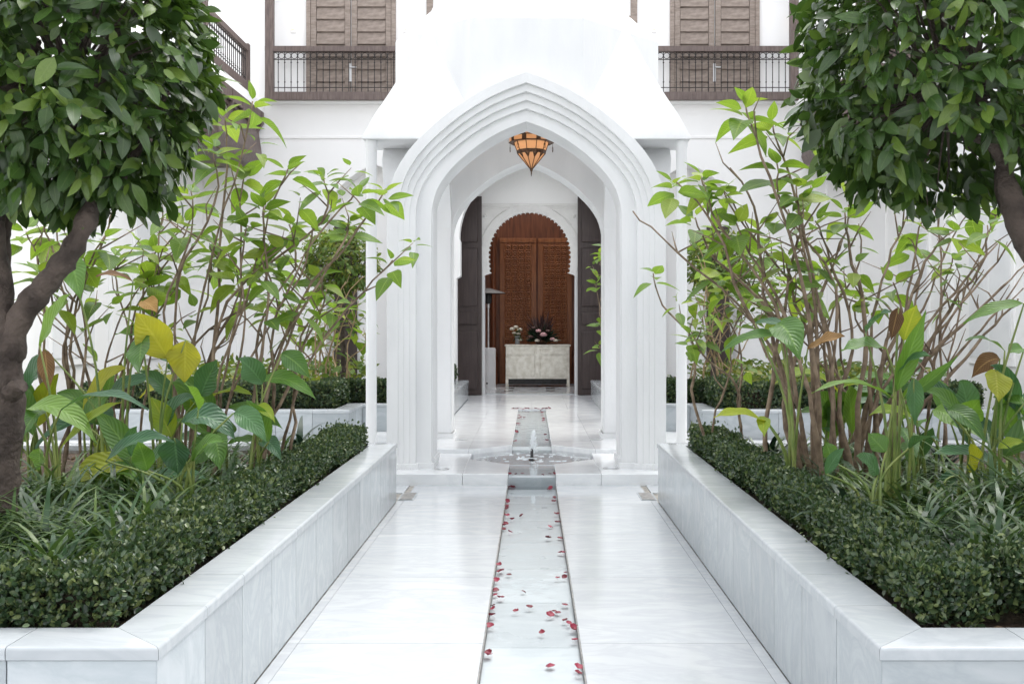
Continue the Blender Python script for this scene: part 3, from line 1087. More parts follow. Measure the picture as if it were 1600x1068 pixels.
# raised frame round it
for (x0, x1, z0, z1) in ((-1.09, -1.045, S2, 3.735), (1.045, 1.09, S2, 3.735), (-1.045, 1.045, 3.69, 3.735)):
    MB().box(DC + x0, DC + x1, YF - 0.045, YF - 0.004, z0, z1).build('door_frame', M['stucco'], bb, bev=0.004)
ring = horseshoe(0.82, 2.77, 2.46, 0.85)[3:-3]
ring2 = horseshoe(0.915, 2.77, 2.46, 0.85)[3:-3]
pr = [(DC + x, z) for x, z in ring] + [(DC + x, z) for x, z in ring2[::-1]]
MB().prism(pr, YF - 0.036, YF - 0.0225, 'Y').build('arch_moulding', M['stucco'], bb)
for s in (-1, 1):
    # spandrel triangle relief with a boss
    sp = MB()
    pts = [(DC + s * 0.38, 3.655), (DC + s * 1.01, 3.655), (DC + s * 1.01, 3.0)]
    for i in range(2):
        p, q = pts[i], pts[i + 1]
        sp.tube([(p[0], YF - 0.025, p[1]), (q[0], YF - 0.025, q[1])], 0.012, 6)
    arc = [(DC + s * 0.95 * math.cos(t), 2.78 + 0.95 * math.sin(t)) for t in np.linspace(R(20), R(67), 12)]
    sp.tube([(x, YF - 0.025, z) for x, z in arc], 0.012, 6)
    sp.sphere((DC + s * 0.84, YF - 0.025, 3.50), 0.035, 10, 6)
    sp.build('spandrel_relief', M['stucco'], bb, smooth=60)
    # pale reveal line beside the opening
    MB().box(*sorted((DC + s * 0.852, DC + s * 0.885)), YF - 0.030, YF + 0.30, S2, 2.37).build('door_jamb', M['plaster'], bb)
    # dark folding leaf standing against the wall
    x0, x1 = sorted((DC + s * 0.90, DC + s * 1.42))
    lf = MB().box(x0, x1, YF - 0.115, YF - 0.055, S2 + 0.004, 3.86).build('door_leaf', M['door_wood'], bb, bev=0.004)
    for z0, z1 in ((0.25, 1.34), (1.46, 1.70), (1.80, 2.90), (3.0, 3.78)):
        MB().prism([(x0 + 0.07, z0), (x1 - 0.07, z0), (x1 - 0.07, z1), (x0 + 0.07, z1)], YF - 0.150, YF - 0.116, 'Y').build('raised_panel', M['door_wood'], lf, bev=0.022)
    MB().box(x0 - 0.0, x1 + 0.0, YF - 0.135, YF - 0.117, 3.82, 3.86).build('top_rail', M['door_wood'], lf)
    # ground floor niches with brown timber doors
    MB().box(s * NX - 1.1, s * NX + 1.1, YF + 0.46, YF + 0.50, 0, 4.6).build('niche_back', M['facade'], bb)
    for k in (-1, 1):
        MB().box(*sorted((s * NX + k * 0.40, s * NX + k * 0.84)), YF + 0.37, YF + 0.42, 0.1, 3.35).build('niche_door', M['door_wood'], bb, bev=0.006)
    # thin string course
    MB().box(*sorted((s * 1.4, s * 6.2)), YF - 0.03, YF - 0.002, 4.96, 5.01).build('string_course', M['facade'], bb, bev=0.006)
    # small wall pilaster near the corner
    MB().box(*sorted((s * 5.55, s * 5.95)), YF - 0.05, YF - 0.002, 0, 4.6).build('pilaster', M['facade'], bb, bev=0.006)

# porch arch in front of the door
def porch_arch(w, spr, rise):
    aw = [(u * w, spr + v * rise) for u, v in AT]
    foot = [(-w - 0.05, 0.0), (-w - 0.05, 2.28), (-w + 0.02, 2.32), (-w + 0.02, 2.94), (-w - 0.0, 2.98)]
    return foot + [(-a_, b_) for a_, b_ in aw] + [(a_, b_) for a_, b_ in aw[-2::-1]] + [(-x, z) for x, z in foot[::-1]]


MB().prism([(-1.95, 0.0)] + porch_arch(1.29, 3.0, 1.55) + [(1.95, 0.0), (1.95, 5.3), (-1.95, 5.3)], 18.22, 18.52, 'Y').build('porch_arch', M['facade'], bb)
MB().box(-1.95, 1.95, 18.521, YF - 0.003, 5.1, 5.3).build('porch_ceiling', M['facade'], bb)
for s in (-1, 1):
    MB().box(*sorted((s * 1.95, s * 1.75)), 18.521, YF - 0.003, 2.9, 5.098).build('porch_side', M['facade'], bb)

# balconies with shuttered doors
bal_me = MB().tube([(0, 0, 0), (0, 0, 0.70)], 0.0085, 5).sphere((0, 0, 0.18), 0.016, 6, 4).sphere((0, 0, 0.52), 0.016, 6, 4).mesh('baluster')
bal_me.materials.append(M['iron'])
rg = [(0.055 * math.cos(t), 0, 0.055 * math.sin(t)) for t in np.linspace(0, 2 * math.pi, 13)]
ring_me = MB().tube(rg, 0.007, 4).mesh('grille_ring')
ring_me.materials.append(M['iron'])


def railing(parent, p, q, zb, zt, rail=0.045, step=0.115):
    """timber rails with iron balusters and rings between two points"""
    p, q = Vector((p[0], p[1], 0)), Vector((q[0], q[1], 0))
    e = (q - p).normalized()
    L = (q - p).length
    nrm = Vector((-e.y, e.x, 0)) * rail

    def bar(z0, z1, w=1.0, name='handrail'):
        n_ = nrm * w
        poly = [(p - n_), (q - n_), (q + n_), (p + n_)]
        return MB().prism([(a.x, a.y) for a in poly], z0, z1, 'Z').build(name, M['dark_wood'], parent, bev=0.005)
    top = bar(zt - 0.10, zt, 1.3)
    bot = bar(zb, zb + 0.15, 1.4, 'bottom_beam')
    ang = math.atan2(e.y, e.x)
    n = int(L / step)
    for i in range(1, n):
        c = p + e * (L * i / n)
        share('baluster', bal_me, None, bot, (c.x, c.y, zb + 0.15), ang, (1, 1, (zt - zb - 0.25) / 0.70))
        if i < n - 1:
            c2 = p + e * (L * (i + 0.5) / n)
            share('grille_ring', ring_me, None, bot, (c2.x, c2.y, zt - 0.17), ang)
    mid = MB().tube([p + Vector((0, 0, zt - 0.24)), q + Vector((0, 0, zt - 0.24))], 0.008, 5).tube([p + Vector((0, 0, zb + 0.24)), q + Vector((0, 0, zb + 0.24))], 0.008, 5)
    mid.build('grille_bar', M['iron'], bot)
    return top


ZB, ZT = 5.62, 6.62
slat_me = MB().prism([(-0.030, -0.055), (0.012, 0.060), (0.030, 0.055), (-0.012, -0.060)], -0.265, 0.265, 'X').mesh('louvre_slat')
slat_me.materials.append(M['shutter'])
for s in (-1, 1):
    xa, xb = sorted((s * 1.85, s * 4.95))
    railing(bb, (xa, YF - 0.27), (xb, YF - 0.27), ZB, ZT)
    MB().box(xa, xb, YF - 0.25, YF - 0.002, ZB - 0.02, ZB + 0.06).build('balcony_floor', M['facade'], bb)
    xp = s * 4.87
    MB().box(xp - 0.075, xp + 0.075, YF - 0.34, YF - 0.20, ZB + 0.0, TOPZ - 0.3).build('balcony_post', M['dark_wood'], bb, bev=0.006)
    xc = s * 3.42 + 0.02
    # shutter door: frame, two louvred leaves, handle
    for (x0, x1, z0, z1) in ((xc - 0.84, xc - 0.76, ZB + 0.061, 8.5), (xc + 0.76, xc + 0.84, ZB + 0.061, 8.5), (xc - 0.76, xc + 0.76, 8.42, 8.5)):
        MB().box(x0, x1, YF - 0.07, YF - 0.003, z0, z1).build('shutter_frame', M['shutter'], bb, bev=0.004)
    for k in (-1, 1):
        x0, x1 = sorted((xc + k * 0.012, xc + k * 0.755))
        leaf = MB().box(x0, x1, YF - 0.012, YF - 0.004, ZB + 0.07, 8.40).build('shutter', M['shutter'], bb)
        for xx0, xx1 in ((x0, x0 + 0.10), (x1 - 0.10, x1)):
            MB().box(xx0, xx1, YF - 0.060, YF - 0.0125, ZB + 0.07, 8.40).build('stile', M['shutter'], leaf, bev=0.004)
        for z in np.arange(ZB + 0.16, 8.35, 0.235):
            share('slat', slat_me, None, leaf, ((x0 + x1) / 2, YF - 0.036, z + 0.11), 0, (1.0, 0.62, 1.75))
    hb = MB().box(xc - 0.035, xc + 0.015, YF - 0.072, YF - 0.061, 6.02, 6.36)
    hb.tube([(xc - 0.01, YF - 0.075, 6.28), (xc - 0.01, YF - 0.115, 6.28), (xc + 0.11, YF - 0.115, 6.28)], 0.014, 6)
    hb.build('door_handle', M['enamel'], bb)
    # inner shutter of the next bay, half hidden by the pavilion roof
    for k2 in range(1):
        x0, x1 = sorted((s * 1.98, s * 1.86))
        MB().box(x0, x1, YF - 0.06, YF - 0.003, 5.7, 8.5).build('window_frame', M['shutter'], bb, bev=0.004)
        for z in (6.0, 6.6, 7.2, 7.8):
            MB().box(*sorted((s * 1.86, s * 1.5)), YF - 0.05, YF - 0.004, z, z + 0.06).build('window_bar', M['shutter'], bb)

for s, xs_ in ((-1, (-4.49, -2.38)), (1, (4.92, 2.30))):
    for k, x in enumerate(xs_):
        sc_ = thing('wall_lamp', 'slim upright wall lamp %s the balcony shutters at the back on the %s' % (('beyond', 'inside')[k], ('left' if s < 0 else 'right')), 'wall lamp', (x, YF, 7.0))
        MB().box(x - 0.045, x + 0.045, YF - 0.03, YF - 0.002, 6.95, 7.30).build('back_plate', M['facade'], sc_, bev=0.004)
        MB().box(x - 0.022, x + 0.022, YF - 0.065, YF - 0.031, 7.0, 7.25).build('lamp_shade', M['sconce'], sc_, bev=0.006)

# the room behind the door
rm = thing('entrance_room', 'wood lined entrance room seen through the horseshoe door', 'room', (0, YF + 0.5, S2))
YW = 23.1
MB().box(-1.9, 1.8, YF + 0.46, YW, 0.02, S2 + 0.006).build('room_floor', M['marble_floor'], rm)
for s in (-1, 1):
    MB().box(*sorted((s * 1.9, s * 1.8)), YF + 0.46, YW + 0.2, S2, 4.4).build('side_wall', M['cedar_dark'], rm)
MB().box(-1.9, 1.9, YF + 0.46, 21.3, 4.4, 4.5).build('room_ceiling', M['cedar_dark'], rm)  # unseen gap behind this piece, added so daylight reaches the carved wood and chest
MB().box(-1.9, 1.9, 22.9, YW + 0.2, 4.4, 4.5).build('room_ceiling', M['cedar_dark'], rm)
MB().box(-1.8, 1.8, YW, YW + 0.1, S2, 4.4).build('back_wall', M['cedar_dark'], rm)
for ya in (20.4, 21.2, 22.0):
    for xa in (-1.25, -0.42, 0.42, 1.25):
        c = (xa - 0.04, ya)
        MB().prism([(c[0] - 0.09, ya - 0.12), (c[0] + 0.09, ya - 0.12), (c[0] + 0.09, ya + 0.22), (c[0] - 0.09, ya + 0.22)], S2 + 0.007, S2 + 0.010, 'Z').build('black_tile', M['black_tile'], rm)
# carved cedar door leaves
for x0, x1 in ((-0.72, 0.10), (0.14, 0.90)):
    cl = MB().box(x0, x1, YW - 0.05, YW - 0.002, S2 + 0.02, 3.42).build('carved_door', M['cedar'], rm, bev=0.004)
    carve = MB()
    cw = (x1 - x0 - 0.22)
    nx = 4
    stp = cw / nx
    nz = int((3.3 - 0.45) / stp)
    for i in range(nx + 1):
        for j in range(nz + 1):
            cx, cz = x0 + 0.11 + i * stp, 0.42 + j * stp
            if i < nx and j < nz:
                ccx, ccz = cx + stp / 2, cz + stp / 2
                rr = stp * 0.36
                c_ = [(ccx + rr * math.cos(t), YW - 0.066, ccz + rr * math.sin(t)) for t in np.linspace(0, 2 * math.pi, 13)]
                carve.tube(c_, 0.017, 5, cap=False)
                carve.sphere((ccx, YW - 0.05, ccz), 0.024, 8, 4)
                for a in (45, 135, 225, 315):
                    carve.tube([(ccx + rr * math.cos(R(a)), YW - 0.066, ccz + rr * math.sin(R(a))), (ccx + stp * 0.7 * math.cos(R(a)), YW - 0.066, ccz + stp * 0.7 * math.sin(R(a)))], 0.017, 5)
    tag(carve.build('carving', M['cedar'], cl), kind='stuff')
    for z in (0.26, 3.32):
        MB().box(x0 + 0.02, x1 - 0.02, YW - 0.075, YW - 0.051, z, z + 0.09).build('door_rail', M['cedar'], cl, bev=0.004)
for xk in (-0.86, 1.02):
    MB().lathe([(0.10, 0), (0.10, 0.62), (0.075, 0.64), (0.09, 0.72), (0.055, 0.80), (0.055, 3.1), (0.075, 3.2), (0.09, 3.3)], (xk, YW - 0.16, S2 + 0.006), 14).build('turned_column', M['cedar_dark'], rm, smooth=35)

# metal chest
CY = 21.9


def chx(px):
    return (px - VX) / FPX * CY


ch = thing('chest', 'silver metal clad chest under the flowers in the doorway', 'chest', (chx(840), CY, S2))
x0, x1 = chx(790), chx(890)
zt_, zb_ = HC + (VY - 541) / FPX * CY, S2 + 0.17
MB().box(x0, x1, CY, CY + 0.5, zb_, zt_).build('chest_body', M['silver'], ch, bev=0.008)
MB().box(x0 - 0.025, x1 + 0.025, CY - 0.03, CY + 0.53, zt_ + 0.001, zt_ + 0.04).build('chest_lid', M['silver'], ch, bev=0.01)
for a, b_ in ((x0 + 0.05, (x0 + x1) / 2 - 0.06), ((x0 + x1) / 2 + 0.06, x1 - 0.05)):
    MB().box(a, b_, CY - 0.018, CY - 0.001, zb_ + 0.05, zt_ - 0.20).build('embossed_panel', M['silver'], ch, bev=0.007)
    MB().box(a, b_, CY - 0.012, CY - 0.001, zt_ - 0.16, zt_ - 0.05).build('embossed_band', M['silver'], ch, bev=0.005)
for x in np.linspace(x0 + 0.06, x1 - 0.06, 22):
    MB().sphere((x, CY - 0.004, zt_ - 0.18), 0.014, 6, 4).build('stud', M['silver'], ch)
MB().box((x0 + x1) / 2 - 0.035, (x0 + x1) / 2 + 0.035, CY - 0.022, CY - 0.001, zb_ + 0.02, zt_ - 0.02).build('centre_strap', M['silver'], ch, bev=0.004)
for x in (x0 + 0.03, x1 - 0.03):
    for y in (CY + 0.03, CY + 0.46):
        MB().box(x - 0.03, x + 0.03, y - 0.03, y + 0.03, S2 + 0.006, zb_).build('leg', M['silver'], ch)
MB().box(x0 + 0.06, x1 - 0.06, CY + 0.02, CY + 0.44, zb_ - 0.11, zb_ - 0.001).build('base_box', M['black'], ch)

# flowers on the chest
tp_small = leaf_template(0.22, 4, 0.1, 0.25)


def flower(parent, c, r, mat, name='bloom'):
    mb = MB()
    for ring_, (n, rr, tilt) in enumerate(((5, 1.0, 0.9), (5, 0.75, 0.5), (4, 0.45, 0.2))):
        for k in range(n):
            a = 2 * math.pi * k / n + ring_ * 0.5
            mb.sphere((c[0] + r * 0.5 * rr * math.cos(a), c[1] + r * 0.5 * rr * math.sin(a), c[2] + r * 0.3 * (1 - tilt)), r * 0.52, 7, 4, (1, 1, 0.8))
    return mb.build(name, mat, parent, smooth=180)


ztop = zt_ + 0.041
fv = thing('flower_vase', 'vase of white roses standing on the left of the metal chest', 'flowers', (chx(806), CY + 0.2, ztop))
vc = (chx(808), CY + 0.2, ztop)
MB().lathe([(0.05, 0), (0.055, 0.02), (0.045, 0.10), (0.055, 0.18), (0.05, 0.18), (0.04, 0.10), (0.045, 0.02)], vc, 14).build('vase', M['glass'], fv, smooth=50)
for (px, py, r) in ((800, 514, 0.06), (806, 511, 0.055), (812, 515, 0.06), (803, 520, 0.05), (810, 521, 0.05), (812, 531, 0.05)):
    q = P(px, py, CY + 0.2)
    if py < 525:
        MB().tube([(vc[0], vc[1], vc[2] + 0.02), (vc[0] * 0.5 + q.x * 0.5, vc[1] + 0.01, q.z - 0.12), (q.x, q.y, q.z)], 0.005, 5).build('flower_stem', M['stalk'], fv)
    flower(fv, q, r, M['rose_white'])
n = 24
pos = np.array([[vc[0] + rng.normal(0, 0.05), vc[1] + rng.normal(0, 0.05), vc[2] + 0.14 + rng.random() * 0.12] for _ in range(n)])
dr = unit(rng.normal(0, 1, (n, 3)) + np.array([0, 0, 0.3]))
scatter('foliage', tp_small, pos, frames(dr, rng.normal(0, 1, (n, 3))), np.full(n, 0.13), M['box'], fv)['kind'] = 'stuff'

fb = thing('flower_arrangement', 'wide arrangement of dried foliage with pink blooms on the metal chest', 'flowers', (chx(846), CY + 0.22, ztop))
bc = np.array([chx(846), CY + 0.24, ztop + 0.06])
MB().lathe([(0.10, 0), (0.14, 0.06), (0.13, 0.09), (0.02, 0.09)], (bc[0], bc[1], ztop), 16).build('bowl', M['bronze'], fb, smooth=40)
n = 420
an = rng.random(n) * math.pi
el = np.abs(rng.normal(0.6, 0.5, n))
dr = np.stack([np.cos(an) * np.cos(el) * 1.25, rng.normal(-0.15, 0.4, n), np.sin(el) * 0.9 + 0.05], -1)
ln = 0.26 + 0.16 * rng.random(n)
pos = bc + unit(dr) * (rng.random(n) * 0.22)[:, None]
pos[:, 2] = np.maximum(pos[:, 2], ztop + 0.03)
scatter('foliage', leaf_template(0.10, 4, 0.1, 0.2), pos, frames(dr, rng.normal(0, 1, (n, 3))), ln * 0.62, M['clivia'], fb)['kind'] = 'stuff'
n = 170
dr = np.stack([rng.normal(0, 0.45, n), rng.normal(0, 0.2, n), 0.7 + rng.random(n) * 0.5], -1)
scatter('dried_sprays', leaf_template(0.06, 4, 0.1, 0.1), np.repeat(bc[None], n, 0) + rng.normal(0, 0.06, (n, 3)) + [0, 0, 0.06], frames(dr, rng.normal(0, 1, (n, 3))), 0.32 + 0.22 * rng.random(n), mat_leaf('dried_spray', (0.06, 0.03, 0.03), (0.11, 0.06, 0.06), (0.2, 0.14, 0.12), 0.8, 0.1), fb)['kind'] = 'stuff'
for (px, py, r, mt) in ((841, 517, 0.065, 'rose_pink'), (849, 523, 0.085, 'rose_pink'), (839, 532, 0.06, 'rose_white'), (863, 530, 0.065, 'rose_pink'), (868, 532, 0.055, 'rose_white'), (829, 526, 0.06, 'dried'), (856, 517, 0.05, 'dried'), (833, 512, 0.045, 'dried')):
    flower(fb, P(px, py, CY + 0.02), r, M[mt])

# patio heater
HY = 20.9
hx = (763 - VX) / FPX * HY
ph = thing('patio_heater', 'tall grey patio heater just inside the doorway on the left', 'patio heater', (hx, HY, S2))
MB().lathe([(0.165, 0), (0.165, 0.03), (0.15, 0.04), (0.15, 0.82), (0.135, 0.85), (0.02, 0.855)], (hx, HY, S2 + 0.006), 22).build('tank_housing', M['enamel'], ph, smooth=40)
MB().lathe([(0.024, 0.855), (0.024, 1.66), (0.036, 1.67), (0.036, 1.74), (0.03, 1.75)], (hx, HY, S2 + 0.006), 12).build('pole', M['steel'], ph, smooth=40)
MB().lathe([(0.05, 1.75), (0.075, 1.78), (0.075, 1.92), (0.06, 1.95)], (hx, HY, S2 + 0.006), 16).build('burner', M['black'], ph, smooth=40)
MB().lathe([(0.35, 1.965), (0.36, 1.955), (0.30, 1.99), (0.15, 2.03), (0.05, 2.06), (0.01, 2.065)], (hx, HY, S2 + 0.006), 26).build('reflector', M['iron'], ph, smooth=60)
MB().sphere((hx - 0.02, HY - 0.15, S2 + 0.14), 0.02).build('knob', M['black'], ph)

# ------------------------------------------------------------------ side buildings with timber balconies
for s in (-1, 1):
    lab = 'left' if s < 0 else 'right'
    sb = thing('side_building', 'white side building along the %s edge of the courtyard with timber balcony' % lab, 'building', (s * 6.25, 12, 0))
    X = s * 6.2
    MB().box(*sorted((X, X + s * 0.4)), 1.0, YF - 0.01, 0, TOPZ).build('wall', M['facade'], sb)
    for y in (6.6, 9.4, 12.2, 15.0, 17.8):
        MB().box(*sorted((X, X - s * 0.06)), y, y + 0.42, 0, 4.6).build('pilaster', M['facade'], sb, bev=0.006)
    for y in (7.5, 10.3, 13.1, 15.9):
        w_ = MB().box(*sorted((X, X - s * 0.035)), y, y + 1.4, 0.9, 3.2).build('window', M['facade'], sb, bev=0.005)
        for k in range(2):
            MB().box(*sorted((X - s * 0.036, X - s * 0.045)), y + 0.08 + k * 0.64, y + 0.68 + k * 0.64, 1.0, 3.1).build('pane', M['pale_shutter'], w_)
    # balcony
    XE = s * 5.04
    dk = MB().box(*sorted((X - s * 0.002, XE)), 14.6, YF - 0.02, 5.44, 5.60).build('balcony_deck', M['facade'], sb)
    MB().box(*sorted((XE, XE + s * 0.05)), 14.6, YF - 0.03, 5.22, 5.438).build('balcony_fascia', M['dark_wood'], sb)
    for y in np.arange(14.75, 19.1, 0.62):
        MB().prism([(XE - s * 0.012, 5.43), (XE - s * 0.012, 5.20), (XE + s * 0.10, 5.02), (XE + s * 0.5, 4.95), (XE + s * 0.5, 5.43)], y, y + 0.09, 'Y').build('bracket', M['dark_wood'], sb)
    MB().box(*sorted((X - s * 0.002, XE + s * 0.06)), 14.6, YF - 0.02, 5.16, 5.215).build('soffit', M['dark_wood'], sb)
    # deep timber lintel in the far corner under the balcony
    MB().prism([(XE + s * 0.10, 5.155), (XE + s * 0.02, 4.60), (XE + s * 0.10, 4.40), (X - s * 0.003, 4.40), (X - s * 0.003, 5.155)], 16.6, YF - 0.06, 'Y').build('timber_lintel', M['dark_wood'], sb, bev=0.01)
    railing(sb, (XE + s * 0.05, 14.65), (XE + s * 0.05, 18.3), 5.61, 6.42, 0.035, 0.115)
    for y in (18.28, 15.9, 14.7):
        MB().box(*sorted((XE + s * 0.0, XE + s * 0.12)), y - 0.06, y + 0.06, 5.601, 6.46 if y > 16 else TOPZ - 0.4).build('balcony_post', M['dark_wood'], sb, bev=0.006)
w_ = MB().box(-6.6, 6.6, -4.3, -4.0, 0, 6.5).build('courtyard_wall', M['facade'])
tag(w_, kind='structure')
# roofs over the courtyard edge (cornice)
MB().box(-6.6, 6.6, YF - 0.3, YF + 0.6, TOPZ, TOPZ + 0.18).build('cornice', M['facade'], bb, bev=0.01)

# ------------------------------------------------------------------ hedges
def lump(x, y, z):
    return (np.sin(x * 9.1 + y * 5.3) * 0.4 + np.sin(y * 11.7 - x * 3.1 + z * 7) * 0.4 + np.sin(z * 17 + x * 13 + y * 2.2) * 0.3 + np.sin(x * 27 + y * 31) * 0.25)


box_tpl = (np.array([(-0.28, 0.45, 0.10), (0, 0, 0), (0.28, 0.45, 0.10), (0, 1, -0.10), (0, 0.5, 0.0)]), np.array([(0, 1, 4, 4), (1, 2, 4, 4), (0, 4, 3, 3), (4, 2, 3, 3)]))
box_tpl = (np.array([(0, 0, 0), (0.30, 0.45, 0.10), (0, 1, -0.08), (-0.30, 0.45, 0.10)]), np.array([(0, 1, 2, 3)]))
box_tpl = (np.array([(0, 0, 0), (0.30, 0.32, 0.10), (0.27, 0.68, 0.08), (0, 1, -0.08), (-0.27, 0.68, 0.08), (-0.30, 0.32, 0.10)]), np.array([(0, 1, 2, 3), (0, 3, 4, 5)]))


def hedge(label, segs, z0, z1, dens, size, ends=True):
    """segs: list of (x0,x1,y0,y1) boxes making one clipped hedge"""
    cx = sum((a + b) / 2 for a, b, _, _ in segs) / len(segs)
    cy = sum((c + d) / 2 for _, _, c, d in segs) / len(segs)
    h = thing('boxwood_hedge', label, 'hedge', (cx, cy, z0))
    core = MB()
    P_, N_ = [], []
    for (x0, x1, y0, y1) in segs:
        core.box(x0 + 0.05, x1 - 0.05, y0 + 0.05, y1 - 0.05, z0 - 0.03, z1 - 0.055)
        dx, dy, dz = x1 - x0, y1 - y0, z1 - z0
        faces = [(dx * dy, 'top'), (dy * dz, 'x0'), (dy * dz, 'x1'), (dx * dz, 'y0'), (dx * dz, 'y1')]
        for area, f in faces:
            n = int(area * dens)
            if n == 0:
                continue
            a, b = rng.random(n), rng.random(n)
            dep = rng.random(n) ** 1.6 * 0.06
            if f == 'top':
                p = np.stack([x0 + a * dx, y0 + b * dy, np.full(n, z1) - dep], -1)
                nn = np.array([0, 0, 1.0])
            elif f in ('x0', 'x1'):
                p = np.stack([np.full(n, x0) + dep if f == 'x0' else np.full(n, x1) - dep, y0 + a * dy, z0 + b * dz], -1)
                nn = np.array([-1.0 if f == 'x0' else 1.0, 0, 0])
            else:
                p = np.stack([x0 + a * dx, np.full(n, y0) + dep if f == 'y0' else np.full(n, y1) - dep, z0 + b * dz], -1)
                nn = np.array([0, -1.0 if f == 'y0' else 1.0, 0])
            lp = lump(p[:, 0], p[:, 1], p[:, 2])
            p = p + nn * (lp * 0.026)[:, None]
            p[:, 2] += np.where(f == 'top', 0, 0)
            # round the shoulders, thin out towards the bottom
            keep = np.ones(n, bool)
            if f != 'top':
                hz = (p[:, 2] - z0) / dz
                p = p - nn * (np.clip(hz - 0.75, 0, 1) ** 2 * 0.35 + np.clip(0.28 - hz, 0, 1) * 0.12)[:, None]
                keep = rng.random(n) < (0.35 + 2.2 * np.clip(hz, 0, 0.3)) * np.where(np.sin(p[:, 0] * 4.3 + p[:, 1] * 6.1) + np.sin(p[:, 1] * 2.7 - p[:, 0] * 7.7 + 1.3) > 1.15, 0.38, 1.0)
            P_.append(p[keep])
            N_.append(np.repeat(nn[None], keep.sum(), 0))
    p = np.concatenate(P_)
    nn = np.concatenate(N_)
    n = len(p)
    d = unit(nn * 0.55 + np.array([0, 0, 0.55]) + rng.normal(0, 0.62, (n, 3)))
    nm = unit(nn + rng.normal(0, 0.7, (n, 3)) + np.array([0, 0, 0.4]))
    sc = size * (0.65 + 0.85 * rng.random(n))
    stray = rng.random(n) < 0.02
    p = p + np.where(stray[:, None], nn * (0.02 + 0.035 * rng.random(n))[:, None], 0)
    fo_ = scatter('foliage', box_tpl, p, frames(d, nm), sc, M['box'], h)
    fo_['kind'] = 'stuff'
    core.build('branches', M['twigs'], h)
    return h


HZ0, HZ1 = PT - 0.03, 0.625
hedge('long clipped boxwood hedge along the inner edge of the left foreground planter', [(XL - 0.435, XL - 0.22, Y0 + 0.42, 8.06), (-2.6, XL - 0.22, Y0 + 0.225, Y0 + 0.45)], HZ0, HZ1, 26000, 0.021)
hedge('long clipped boxwood hedge along the inner edge of the right foreground planter', [(XR + 0.22, XR + 0.435, Y0 + 0.26, 8.06), (XR + 0.72, 2.6, Y0 + 0.25, Y0 + 0.47), (XR + 0.42, XR + 0.76, Y0 + 0.40, Y0 + 0.60)], HZ0, HZ1, 26000, 0.021)
hedge('low boxwood hedge on the far planter behind the pavilion at left', [(-5.2, -2.29, 11.82, 12.12), (-2.6, -2.29, 12.1, 12.95), (-2.3, -1.34, 12.70, 12.95), (-1.62, -1.34, 12.9, 18.0)], HZ0, 0.74, 7000, 0.034)
hedge('low boxwood hedge on the far planter behind the pavilion at right', [(2.15, 5.2, 11.82, 12.12), (2.15, 2.45, 12.1, 12.95), (1.26, 2.2, 12.70, 12.95), (1.26, 1.54, 12.9, 18.0)], HZ0, 0.74, 7000, 0.034)

# ------------------------------------------------------------------ topiary trees
citrus_tpl = leaf_template(0.46, 5, 0.09, 0.14, 0.85, 0.85)
citrus_me = [tpl_mesh('leaf', leaf_template(w_, 6, f_, d_, 0.85, 0.85), M['citrus_obj']) for w_, f_, d_ in ((0.42, 0.10, 0.16), (0.46, 0.05, 0.05), (0.36, 0.16, 0.30))]


def smooth_path(pts, n):
    pts = [np.array(p, float) for p in pts]
    out = []
    m = len(pts) - 1
    for i in range(n + 1):
        t = i / n * m
        k = min(int(t), m - 1)
        f = t - k
        p0, p1, p2, p3 = pts[max(k - 1, 0)], pts[k], pts[k + 1], pts[min(k + 2, m)]
        out.append(0.5 * ((2 * p1) + (p2 - p0) * f + (2 * p0 - 5 * p1 + 4 * p2 - p3) * f * f + (3 * p1 - p0 - 3 * p2 + p3) * f ** 3))
    return out


